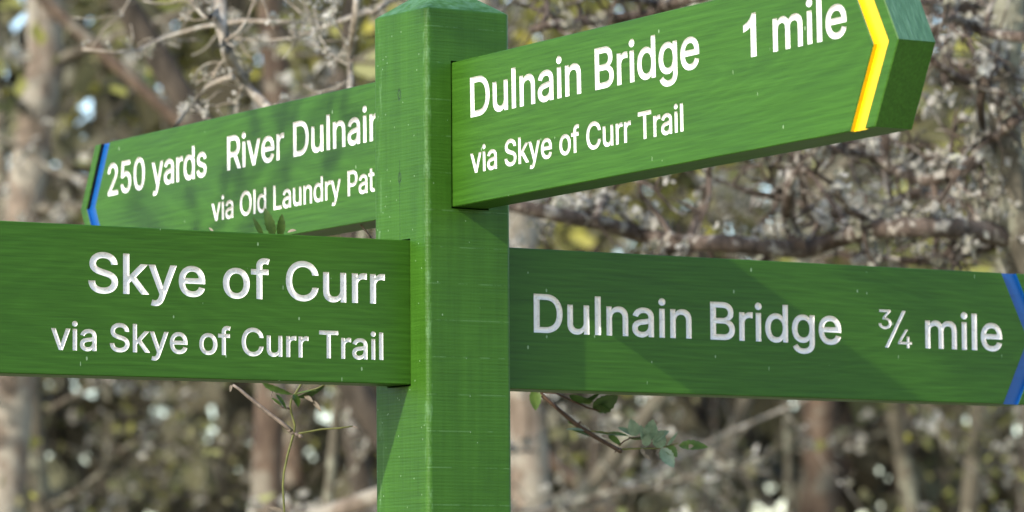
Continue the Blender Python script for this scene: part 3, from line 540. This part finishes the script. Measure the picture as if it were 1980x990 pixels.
mb.tube(px([(1196, 869), (1220, 868), (1245, 867), (1270, 867), (1292, 862), (1312, 857)], D), [.0011, .001, .0009, .0009, .0008, .0006], 5, 1)
mb.tube(px([(1196, 862), (1206, 853), (1218, 847), (1240, 845), (1266, 849)], D), [.0008, .0008, .0007, .0007, .0005], 5, 0)
mb.tube(px([(1046, 758), (1075, 760), (1110, 777), (1135, 788), (1160, 795)], D), [.0012, .0012, .0011, .001, .0008], 5, 0)
mb.tube(px([(1140, 833), (1165, 836), (1190, 838)], D), [.0007, .0007, .0006], 5, 1)
vput(mb, 'stem', [ST_BROWN, ST_GREEN], sprig, sprig)
lf(sprig, [(1312, 862, 1369, 861, 20, .75, .5), (1034, 752, 1036, 793, 21, .9, -.1), (1288, 864, 1310, 882, 20, .6, .5)], D, L_GREEN)
lf(sprig, [(1278, 867, 1304, 903, 24, .7, .4), (1230, 843, 1220, 811, 22, .8, .3), (1222, 840, 1196, 825, 12, .6, .5), (1256, 850, 1262, 812, 26, .8, .3), (1262, 853, 1292, 832, 20, .6, .5),
           (1270, 866, 1282, 834, 24, .7, .2), (1247, 856, 1240, 822, 14, .5, .3), (1290, 862, 1311, 836, 6, .4, .2), (1246, 862, 1256, 838, 16, .7, .1), (1130, 833, 1095, 827, 9, .4, .6)], D-.004, L_BLUE)
lf(sprig, [(1150, 846, 1108, 828, 10, .4, .5), (1150, 836, 1178, 838, 9, .4, .6), (1172, 839, 1215, 839, 11, .4, .5), (1176, 842, 1202, 860, 13, .5, .4), (1112, 822, 1098, 814, 6, .5, .4), (1124, 772, 1142, 780, 12, .7, .3)], D+.004, L_GREEN)
lf(sprig, [(1146, 789, 1196, 768, 34, .8, -.3), (1100, 764, 1146, 780, 16, .5, -.5), (1150, 784, 1180, 797, 12, .5, -.3), (1128, 778, 1160, 762, 10, .6, -.2), (1214, 845, 1250, 850, 12, .3, -.4)], D+.002, L_DARK)
lf(sprig, [(1240, 867, 1246, 881, 7, .7, .3), (1244, 878, 1257, 888, 6, .7, .3), (1163, 842, 1178, 846, 6, .6, .4), (1331, 864, 1340, 862, 8, .9, .2)], D-.006, L_DRY)
tag(sprig, 'rose sprig with bluish green leaves hanging below the ¾ mile board', 'plant')

# ------------------------------------------------------------------ trees
def rv(rnd): return V((rnd.gauss(0, 1), rnd.gauss(0, 1), rnd.gauss(0, 1))).normalized()
def card(mb, p, w, l, rnd, m, up=None):
    a = rv(rnd); b = (up if up is not None else rv(rnd)).cross(a)
    if b.length < 1e-3: return
    b.normalize(); a = a*l*.5; b = b*w*.5; k = rnd.uniform(.2, .7); bend = a.cross(b).normalized()*w*rnd.uniform(-.3, .3)
    mb.face([p-a, p-a*.2+b+bend, p+a, p+a*k-b+bend], m)
def clump(mb, p, r, rnd, m, n=8):
    for i in range(n):
        q = p+rv(rnd)*r*rnd.random()**.5; s_ = r*rnd.uniform(.45, .95); card(mb, q, s_, s_*rnd.uniform(.8, 1.3), rnd, m)
def wob(p, d, L, n, j, rnd, grav=0.0):
    pts = [p.copy()]; d = d.normalized()
    for i in range(n):
        d = (d + rv(rnd)*j + UPW*grav).normalized(); p = p+d*(L/n); pts.append(p.copy())
    return pts
def bough(mb, p, d, L, r, rnd, lich, leaves, lsz, ntw=9, mb_m=(0, 1, 2), lichsz=(.018, .055), pts=None):
    pts = pts or wob(p, d, L, 7, .25, rnd, .03); n = len(pts)
    mb.tube(pts, [max(r*(1-.75*i/(n-1)), .0022) for i in range(n)], 6, mb_m[0])
    segs = [pts]
    for k in range(ntw):
        i = rnd.randrange(1, n-1); q = pts[i].lerp(pts[i+1], rnd.random()); dd = (pts[i+1]-pts[i]).normalized()
        tw = wob(q, dd*.5+rv(rnd), L*rnd.uniform(.18, .5), 5, .35, rnd, -.02)
        tr = r*rnd.uniform(.2, .42); mb.tube(tw, [max(tr*(1-.7*j/5), .0014) for j in range(6)], 5, mb_m[0]); segs.append(tw)
        for s in range(rnd.randrange(1, 4)):
            j = rnd.randrange(1, 5)
            t2 = wob(tw[j], rv(rnd)+(tw[j+1]-tw[j]).normalized()*.5, L*rnd.uniform(.06, .2), 4, .4, rnd)
            mb.tube(t2, [max(tr*.5*(1-.7*u/4), .001) for u in range(5)], 4, mb_m[0]); segs.append(t2)
    tot = len(segs)
    for k in range(lich):
        s = segs[0] if rnd.random() < .35 else segs[rnd.randrange(tot)]; j = rnd.randrange(len(s)-1)
        q = s[j].lerp(s[j+1], rnd.random())
        sz = rnd.uniform(*lichsz); clump(mb, q+UPW*sz*.3, sz, rnd, mb_m[1], 6)
    for k in range(leaves):
        s = segs[rnd.randrange(tot)]; q = s[rnd.randrange(1, len(s))]+rv(rnd)*lsz*1.5
        sz = lsz*rnd.uniform(.6, 1.4); card(mb, q, sz*.6, sz, rnd, mb_m[2])
    return pts
def make_tree(name, label, cat, group, pa, pb, depth, r, height, mats, nb=26, lich=40, leaves=30, lsz=.04, seed=1, blen=(.5, 1.5), jit=.03, upto=None, parts=False):
    """trunk through the two seen points pa, pb (photo pixels at this depth), carried on to the ground and up to its full height"""
    rnd = random.Random(seed)
    a, b = at(*pa, depth), at(*pb, depth)
    if a.z > b.z: a, b = b, a
    d = (b-a)/(b.z-a.z)
    g = a-d*a.z
    root = empty(name, g); tag(root, label, cat, group)
    n = max(8, int(height/.45)); pts = []
    for i in range(n+1):
        z = -.15+(height+.15)*i/n
        fade = min(1, abs(z-a.z)*.5+.3)
        pts.append(g+d*z+V((rnd.gauss(0, jit)*fade, rnd.gauss(0, jit)*fade, 0)))
    zs = a.z
    def rad(z): return max(r*(1+.25*max(0, zs-z)/2)*(1 if z < zs else 1-.85*(z-zs)/max(.1, height-zs)), .004)
    mb = MB(); mb.tube(pts, [rad(p.z) for p in pts], 12); o = mb.build('trunk', [mats[0]]); o.parent = root; o.matrix_parent_inverse = M.Translation(-g)
    lo, hi = EYE.z+depth*.02, EYE.z+depth*.16
    mb = MB(); made = []
    for k in range(nb):
        z = rnd.uniform(lo, hi) if rnd.random() < .68 else rnd.uniform(min(1.0, lo), height*.97)
        i = min(n-1, int((z+.15)/(height+.15)*n)); p = pts[i].lerp(pts[i+1], rnd.random())
        an = rnd.uniform(0, 2*math.pi); dd = V((math.cos(an), math.sin(an), rnd.uniform(-.35, .6)))
        tgt = MB() if parts else mb
        bough(tgt, p, dd, rnd.uniform(*blen)*(1 if p.z < 4 else .8), max(rad(p.z)*.33, .007), rnd, lich, leaves, lsz)
        if parts: o = tgt.build('branch', mats[1:]); o.parent = root; o.matrix_parent_inverse = M.Translation(-g)
    # the leafy top of the tree, above the picture
    for k in range(int(leaves*1.2)*8 if leaves else 40):
        z = rnd.uniform(height*.6, height*1.02); w = (height*1.05-z)*.45
        q = g+d*z+V((rnd.gauss(0, w*.5), rnd.gauss(0, w*.5), 0)); card(mb, q, .10, .16, rnd, 2)
    o = mb.build('crown', mats[1:]); o.parent = root; o.matrix_parent_inverse = M.Translation(-g)
    return root
def mats(b, tw='twig', lf='leaf_olive'): return [MT[b], MT[tw], MT['lichen'], MT[lf]]
make_tree('pale_pine', 'pale pinkish tree trunk rising at the far left edge', 'tree', None, (46, 380), (70, 60), 15, .066, 9, mats('bark_pale', lf='leaf_yellow'), 8, 8, 26, 0.07, 11)
make_tree('leaning_pine', 'dark grey leaning trunk crossing behind the top left board', 'tree', None, (345, 175), (238, 0), 11.5, .036, 7, mats('bark_dark'), 9, 14, 6, 0.06, 12)
make_tree('red_pine', 'reddish leaning trunk between the pale trunk and the dark leaning trunk', 'tree', None, (345, 240), (200, 110), 14, .021, 7, mats('bark_red'), 6, 12, 8, 0.06, 13)
make_tree('pine_tree', 'orange brown trunk above and below the left boards', 'tree', None, (530, 800), (537, 140), 13.5, .048, 9, mats('bark_red'), 7, 12, 8, 0.06, 14)
make_tree('dark_tree', 'dark slim trunk just left of the post below the boards', 'tree', None, (688, 960), (684, 760), 13, .035, 8, mats('bark_dark'), 6, 12, 4, 0.06, 15)
make_tree('grey_sapling', 'thin grey trunk beside the dark trunk left of the post', 'tree', None, (632, 980), (660, 750), 11.5, .013, 5, mats('bark_grey'), 6, 14, 3, 0.05, 16)
make_tree('stout_pine', 'broad pinkish trunk just right of the post below the boards', 'tree', None, (1022, 980), (1000, 500), 13, .062, 9, mats('bark_pale'), 6, 14, 4, 0.06, 17)
make_tree('bent_sapling', 'pale leaning sapling stem low behind the rose sprig', 'tree', None, (1110, 985), (1205, 860), 12.5, .026, 4.2, mats('bark_grey', 'twig_pale'), 6, 14, 3, 0.06, 18)
make_tree('forked_sapling', 'pale slanting stem right of the rose sprig below the board', 'tree', None, (1375, 960), (1440, 790), 14, .026, 5, mats('bark_grey', 'twig_pale'), 6, 14, 10, 0.07, 19)
GEN = 'young trees crowding the wood behind'
rnd = random.Random(5)
for i in range(16):
    d = 16+10*((i*.618) % 1); x = -260+2500*((i*.3819+.13) % 1)
    lean = rnd.gauss(0, 60)
    kind = rnd.choice(['bark_grey', 'bark_dark', 'bark_grey', 'bark_dark'])
    lfm = 'leaf_yellow' if rnd.random() < .5 else 'leaf_olive'
    make_tree('young_tree', 'slim lichen covered young tree blurred in the wood behind the signpost', 'tree', GEN, (x, 900), (x+lean, 100), d, rnd.uniform(.010, .045), rnd.uniform(5, 9),
              mats(kind, lf=lfm), 9, 10, 34, rnd.uniform(.045, .085), 100+i, (.6, 1.8))

# the lichen hung dead tree close behind the boards on the right
rnd = random.Random(77)
DT = 6.9
tr = px([(2010, 700), (1975, 480), (1950, 320), (1938, 180), (1945, 60), (1950, -60)], DT)
g = V((tr[0].x+.02, tr[0].y, 0)); dead = empty('lichen_tree', g)
def dput(mb, name, m=None, lab=None):
    o = mb.build(name, m or [MT['twig_dark'], MT['lichen'], MT['leaf_olive']]); o.parent = dead; o.matrix_parent_inverse = M.Translation(-g)
    if lab: o['label'] = lab
mb = MB(); up = [tr[-1]+V((.02*i*(-1)**i, .03*i, .45*i)) for i in range(1, 7)]
mb.tube([V((g.x, g.y, -.1)), V((g.x+.02, g.y, .8)), V((g.x, g.y, 1.4))]+tr+up, [.04, .034, .031, .028, .026, .025, .025, .027, .028]+[.028-.003*i for i in range(6)], 12)
r_ = random.Random(8)
for k in range(150):
    i = r_.randrange(2, len(tr)+4); q = ([V((g.x, g.y, -.1)), V((g.x+.02, g.y, .8)), V((g.x, g.y, 1.4))]+tr+up); q = q[i].lerp(q[i+1], r_.random())
    a_ = r_.uniform(0, 6.283); clump(mb, q+V((math.cos(a_), math.sin(a_), 0))*.027, r_.uniform(.008, .026), r_, 1, 8)
dput(mb, 'trunk', [MT['bark_grey'], MT['lichen']])
B1 = [(1978, 470), (1920, 452), (1840, 440), (1760, 440), (1690, 442), (1620, 462), (1550, 484), (1480, 478), (1400, 470), (1320, 470), (1240, 455), (1170, 432), (1090, 418), (1030, 405), (985, 395), (930, 380)]
def on(pl, dd, rads, ntw, lich, L, seed, sides=8, twr=.007, lsz=(.009, .026), leafn=0):
    r_ = random.Random(seed); mb = MB(); pts = [V(at(x, y, dd+.12*math.sin(i*1.3+seed))) for i, (x, y) in enumerate(pl)]
    n = len(pts); rr = [rads[0]+(rads[1]-rads[0])*i/(n-1) for i in range(n)]
    mb.tube(pts, rr, sides, 0); segs = [(pts, 4)]
    for k in range(ntw):
        i = r_.randrange(0, n-1); q = pts[i].lerp(pts[i+1], r_.random())
        tw = wob(q, rv(r_)+UPW*r_.uniform(-.2, .9), L*r_.uniform(.35, 1.1), 6, .38, r_)
        t0 = twr*r_.uniform(.4, 1); mb.tube(tw, [max(t0*(1-.7*j/6), .0013) for j in range(7)], 5, 0); segs.append((tw, 1))
        for s in range(r_.randrange(2, 5)):
            j = r_.randrange(1, 6); t2 = wob(tw[j], rv(r_), L*r_.uniform(.12, .45), 4, .45, r_)
            mb.tube(t2, [max(t0*.5*(1-.6*u/4), .001) for u in range(5)], 4, 0); segs.append((t2, 1))
    for k in range(lich):
        s = segs[0][0] if r_.random() < .4 else segs[r_.randrange(len(segs))][0]
        j = r_.randrange(len(s)-1); q = s[j].lerp(s[j+1], r_.random())
        th = rads[0] if s is segs[0][0] else 0
        sz = r_.uniform(*lsz)*(1.25 if th else 1); clump(mb, q+UPW*(sz*.5+th*.9)+rv(r_)*th*.4, sz*(.7 if th else 1), r_, 1, 9)
    return mb
dput(on(B1, DT-.1, (.017, .010), 19, 136, .26, 1), 'branch', None, 'long low bough crusted with pale lichen')
B2 = [(1938, 250), (1900, 300), (1850, 340), (1790, 350), (1730, 330), (1680, 300), (1620, 290), (1560, 300)]
dput(on(B2, DT+.15, (.014, .005), 19, 39, .26, 2), 'branch')
B3 = [(1960, 400), (1900, 385), (1850, 395), (1780, 370), (1700, 400), (1640, 420), (1560, 400), (1500, 370)]
dput(on(B3, DT+.35, (.013, .005), 19, 41, .26, 3), 'branch')
B4 = [(1530, 330), (1527, 365), (1522, 410), (1530, 445), (1545, 478)]
dput(on(B4, DT-.12, (.009, .011), 4, 6, .15, 4), 'branch')
B5 = [(1945, 40), (1915, 62), (1880, 40), (1845, 22), (1838, 36), (1800, 62), (1790, 90), (1700, 150), (1600, 180)]
dput(on([(1980, 72), (1930, 68), (1895, 60), (1862, 42), (1842, 33), (1820, 50), (1798, 68), (1760, 110), (1700, 150)], DT-.3, (.008, .005), 5, 5, .2, 5), 'branch')
dput(on([(1842, 33), (1846, 12), (1820, -12), (1780, -30)], DT-.3, (.006, .004), 4, 6, .2, 6), 'branch')
dput(on([(1938, 185), (1900, 168), (1850, 150), (1808, 122), (1770, 80), (1700, 40)], DT-.15, (.007, .005), 4, 3, .2, 7), 'branch')
dput(on([(1945, 100), (1930, 120), (1905, 150), (1895, 200), (1900, 250)], DT-.1, (.012, .006), 8, 22, .2, 8), 'branch')
dput(on([(1945, 20), (1900, 10), (1860, 15), (1800, -5), (1730, -30)], DT+.2, (.010, .005), 15, 28, .25, 9), 'branch')
dput(on([(1990, 215), (1960, 235), (1930, 262), (1890, 280), (1860, 292)], DT-.1, (.009, .006), 4, 6, .2, 10), 'branch')
dput(on([(1150, 428), (1162, 398), (1180, 372), (1190, 360), (1210, 330)], DT-.1, (.006, .004), 1, 2, .12, 11), 'branch')
dput(on([(1335, 468), (1345, 430), (1360, 395), (1370, 350), (1372, 300)], DT-.05, (.007, .005), 4, 4, .14, 12), 'branch')
dput(on([(1965, 455), (1900, 478), (1840, 500), (1780, 505), (1700, 500)], DT+.1, (.012, .005), 12, 28, .2, 13), 'branch')
dput(on([(1945, -40), (1800, -70), (1600, -60), (1400, -25), (1290, 10), (1250, 30), (1130, 42), (1060, 48), (1028, 57)], DT+.1, (.016, .006), 15, 28, .22, 14), 'branch', None, 'grey dead limb poking out above the top right board')
dput(on([(1290, 10), (1230, 0), (1180, -20), (1050, -60)], DT+.15, (.007, .004), 7, 9, .2, 15), 'branch')
tag(dead, 'lichen hung dead pine with tangled bare boughs behind the right boards', 'tree')

# the thin bare birch whose twigs hang over the top left board (its own trunk stands behind the post)
DB = 6.2
g = at(862, 600, DB); g.z = 0
birch = empty('bare_birch', g)
def bput(mb, name):
    o = mb.build(name, [MT['twig_pale'], MT['lichen'], MT['leaf_yellow']]); o.parent = birch; o.matrix_parent_inverse = M.Translation(-g)
mb = MB(); tp = [at(862, 600, DB), at(858, 300, DB), at(850, 0, DB), at(846, -200, DB), at(820, -600, DB), at(830, -1200, DB), at(825, -1900, DB)]
mb.tube([V((g.x, g.y, -.1)), V((g.x+.01, g.y, .9))]+tp, [.034, .032, .030, .029, .027, .026, .022, .016, .004], 10)
o = mb.build('trunk', [MT['bark_grey']]); o.parent = birch; o.matrix_parent_inverse = M.Translation(-g)
bput(on([(846, -220), (760, -300), (640, -260), (520, -170), (430, -70), (424, 0), (426, 40), (438, 95), (446, 122), (470, 152), (492, 182), (520, 212), (560, 250)], DB, (.012, .0065), 7, 40, .16, 21, twr=.0035, lsz=(.006, .014)), 'branch')
bput(on([(424, 20), (408, 34), (396, 30), (380, 14), (362, -8), (340, -60)], DB, (.0048, .0032), 2, 10, .12, 22, twr=.0025, lsz=(.005, .012)), 'branch')
bput(on([(452, 148), (425, 156), (402, 168), (378, 192), (356, 218), (342, 240), (320, 290)], DB, (.0045, .003), 3, 20, .14, 23, twr=.0025, lsz=(.005, .012)), 'branch')
bput(on([(848, -60), (780, -10), (722, 18), (650, 42), (560, 44), (470, 40), (390, 52), (320, 72), (265, 98), (225, 102), (160, 95)], DB+.5, (.0045, .0022), 6, 20, .2, 24, twr=.0025, lsz=(.005, .012)), 'branch')
bput(on([(846, -190), (780, -180), (720, -120), (692, -40), (686, 30), (680, 80), (676, 110), (678, 150), (675, 200)], DB, (.0055, .0038), 5, 26, .14, 25, twr=.0025, lsz=(.005, .014)), 'branch')
bput(on([(848, -130), (820, -40), (760, -2), (725, 24), (690, 30), (600, 62), (560, 75)], DB+.2, (.0045, .0025), 5, 20, .16, 26, twr=.0025, lsz=(.005, .012)), 'branch')
tag(birch, 'pale bare tree with thin twigs hanging over the River Dulnain board', 'tree')

# ------------------------------------------------------------------ the far wood, ground, leaning log
rnd = random.Random(9)
from mathutils import noise as mn
mb = MB(); fh = V((FWD.x, FWD.y, 0)).normalized(); rh = V((fh.y, -fh.x, 0))
n = 0
while n < 30000:
    d = rnd.uniform(22, 46); lat = rnd.uniform(-1, 1)*(4.5+d*.18); z = rnd.uniform(-.1, 12) if rnd.random() < .6 else rnd.uniform(1, 6)
    p = V((EYE.x, EYE.y, 0))+fh*d+rh*lat+V((0, 0, z))
    if mn.noise(p*.55) < -.30 and rnd.random() < .85: n += 1; continue
    s = rnd.uniform(.11, .38); card(mb, p, s, s*rnd.uniform(.9, 1.6), rnd, 0); n += 1
for k in range(75):
    d = rnd.uniform(20, 44); lat = rnd.uniform(-1, 1)*(4.5+d*.18); p = V((EYE.x, EYE.y, -.1))+fh*d+rh*lat
    q = wob(p, UPW+rv(rnd)*.12, rnd.uniform(8, 12), 8, .04, rnd); r = rnd.uniform(.04, .13)
    mb.tube(q, [r*(1-.6*j/8) for j in range(9)], 7, rnd.choice((2, 4, 3, 4, 3)))
o = mb.build('far_wood', [MT['wood_far'], MT['bark_pale'], MT['bark_red'], MT['bark_dark'], MT['bark_grey']])
tag(o, 'blurred mass of brown and olive woodland far behind the signpost', 'woodland', kind='stuff')
mb = MB(); N = 40; ext = 160
for i in range(N+1):
    for j in range(N+1):
        x = (i/N-.5)*2*ext; y = (j/N-.5)*2*ext; mb.v.append((x, y, .12*mn.noise(V((x*.08, y*.08, 0)))*min(1, (abs(x)+abs(y))/20)))
for i in range(N):
    for j in range(N): a = i*(N+1)+j; mb.f.append((a, a+N+1, a+N+2, a+1)); mb.m.append(0); mb.sm.append(True)
gm = NT('woodland_floor'); gn = gm.noise(gm.coords((3, 3, 3)), 1, 6, .65); gn2 = gm.noise(gm.coords((.5, .5, .5)), 1, 4, .6)
gc = gm.mix(gm.smooth(gn2, .4, .6), gm.ramp(gn, [(.35, (.16, .125, .075)), (.65, (.34, .28, .18))]), gm.ramp(gn, [(.35, (.12, .12, .05)), (.65, (.28, .26, .11))]))
gm.set(Base_Color=gc, Roughness=.95, Normal=gm.bump(gn, 1, .05))
tag(mb.build('ground', gm.mat), kind='structure')
pm = NT('sandy_bounce_strip'); pn = pm.noise(pm.coords((9, 9, 9)), 1, 6, .65)
pm.set(Base_Color=pm.ramp(pn, [(.35, (.30, .25, .17)), (.65, (.48, .41, .30))]), Roughness=.95, Normal=pm.bump(pn, 1, .03))
mb = MB(); rw = []
for i in range(61):                                                    # pale strip past the post, added to bounce warm light onto the boards
    x = -30+i; y = -2.6+.5*math.sin(x*.22)+.012*x*x*(1 if x > 0 else -1)*.3; w = 1.5+.15*math.sin(x*.9)
    for k in range(5):
        yy = y+(k/4-.5)*2*w; mb.v.append((x, yy, .12*mn.noise(V((x*.08, yy*.08, 0)))*min(1, (abs(x)+abs(yy))/20)+.03))
for i in range(60):
    for k in range(4): a = i*5+k; mb.f.append((a, a+5, a+6, a+1)); mb.m.append(0); mb.sm.append(True)
tag(mb.build('path', pm.mat), kind='structure')  # unseen trail, made up to reflect light upwards
log = empty('fallen_log', (0, 0, 0)); a, b = at(560, 1010, 10.5), at(760, 938, 10.3)
dv = (b-a); e0 = a-dv*(a.z/dv.z)*1.0; log.location = V((e0.x, e0.y, 0))
mb = MB(); pts = [e0.lerp(b+dv*.25, t/9)+V((0, 0, .02*math.sin(t*2))) for t in range(10)]
mb.tube(pts, [.05-.0032*t for t in range(10)], 10); o = mb.build('trunk', [MT['bark_pale']]); o.parent = log; o.matrix_parent_inverse = M.Translation(-log.location)
mb = MB(); r_ = random.Random(3)
for k in range(5):
    mb = MB(); bough(mb, pts[6+k % 3], rv(r_)+UPW*.5, .35, .010, r_, 26, 0, .03, 5)
    o = mb.build('branch', [MT['twig'], MT['lichen'], MT['leaf_olive']]); o.parent = log; o.matrix_parent_inverse = M.Translation(-log.location)
tag(log, 'pale dead trunk slanting up low behind the post on the left', 'log')

# the rowan sapling out of view on the sunny side, whose leafy sprays shade parts of the boards
rnd = random.Random(31); g = V((-2.3, .35, 0)); rowan = empty('rowan_tree', g)
mb = MB(); pts = wob(V((g.x, g.y, -.1)), UPW, 3.3, 10, .05, rnd); mb.tube(pts, [.035-.003*i for i in range(11)], 10)
o = mb.build('trunk', [MT['bark_grey']]); o.parent = rowan; o.matrix_parent_inverse = M.Translation(-g)
mb = MB()
def spray(c, n, sy, sz, size, sx=.05):
    q = pts[8]; w = c-q
    bough(mb, None, None, .8, .010, rnd, 0, 0, .03, 0, pts=[q, q+w*.5+V((0, 0, .08)), q+w*.85+V((0, 0, .04)), c, c+w*.12])
    e1 = UPW.cross(SUN).normalized(); e2 = SUN.cross(e1)
    for k in range(n):
        q = c+e1*rnd.gauss(0, sy)+e2*rnd.gauss(0, sz)+SUN*rnd.gauss(0, sx)
        leaf(mb, q, q+rv(rnd)*size, size*.42, (SUN+rv(rnd)*.7).normalized(), 2)
spray(V((-.0165, .30, Z0+.10))+SUN*1.35, 26, .07, .05, .05)
spray(V((0, -.17, Z0+.36))+SUN*1.7, 125, .085, .055, .06)  # dense unseen spray added to shade the lower right board
for k in range(14):
    p = pts[5+k % 5]; an = rnd.uniform(1.8, 4.6)
    bough(mb, p, V((math.cos(an), math.sin(an), rnd.uniform(-.1, .4))), rnd.uniform(.4, .8), .009, rnd, 6, 50, .06)
o = mb.build('crown', [MT['twig'], MT['lichen'], MT['leaf_yellow']]); o.parent = rowan; o.matrix_parent_inverse = M.Translation(-g)
tag(rowan, 'leafy rowan sapling out of view off the left end of the boards, with a spray added to shade them', 'tree')

# ------------------------------------------------------------------ camera, sun, sky
cam = bpy.data.cameras.new('camera'); co = bpy.data.objects.new('camera', cam); C.objects.link(co); S.camera = co
co.matrix_world = M(((RGT.x, UPV.x, -FWD.x, EYE.x), (RGT.y, UPV.y, -FWD.y, EYE.y), (RGT.z, UPV.z, -FWD.z, EYE.z), (0, 0, 0, 1)))
cam.sensor_width = 36; cam.lens = FPX/1980*36; cam.clip_start = .05; cam.clip_end = 500
cam.dof.use_dof = True; cam.dof.focus_distance = 4.34; cam.dof.aperture_fstop = 10.8; cam.dof.aperture_blades = 0
su = bpy.data.lights.new('sun', 'SUN'); su.energy = 2.15; su.angle = R(.8); su.color = (1, .95, .87)
so = bpy.data.objects.new('sun', su); C.objects.link(so); so.rotation_euler = SUN.to_track_quat('Z', 'Y').to_euler(); so.location = (-6, -2, 8)
nt = W.node_tree; bg = nt.nodes['Background']; sk = nt.nodes.new('ShaderNodeTexSky'); sk.sky_type = 'NISHITA'; sk.sun_disc = False
sk.sun_elevation = math.asin(SUN.z); sk.sun_rotation = math.atan2(SUN.x, SUN.y); sk.air_density = 1.0; sk.dust_density = 1.0; sk.ozone_density = 1.6
nt.links.new(sk.outputs[0], bg.inputs[0]); bg.inputs[1].default_value = .15
vs_ = S.view_settings; vs_.view_transform = 'Standard'; vs_.look = 'None'; vs_.exposure = 1.34; vs_.gamma = 1; vs_.use_curve_mapping = False
S.cycles.max_bounces = 6; S.cycles.use_denoising = True
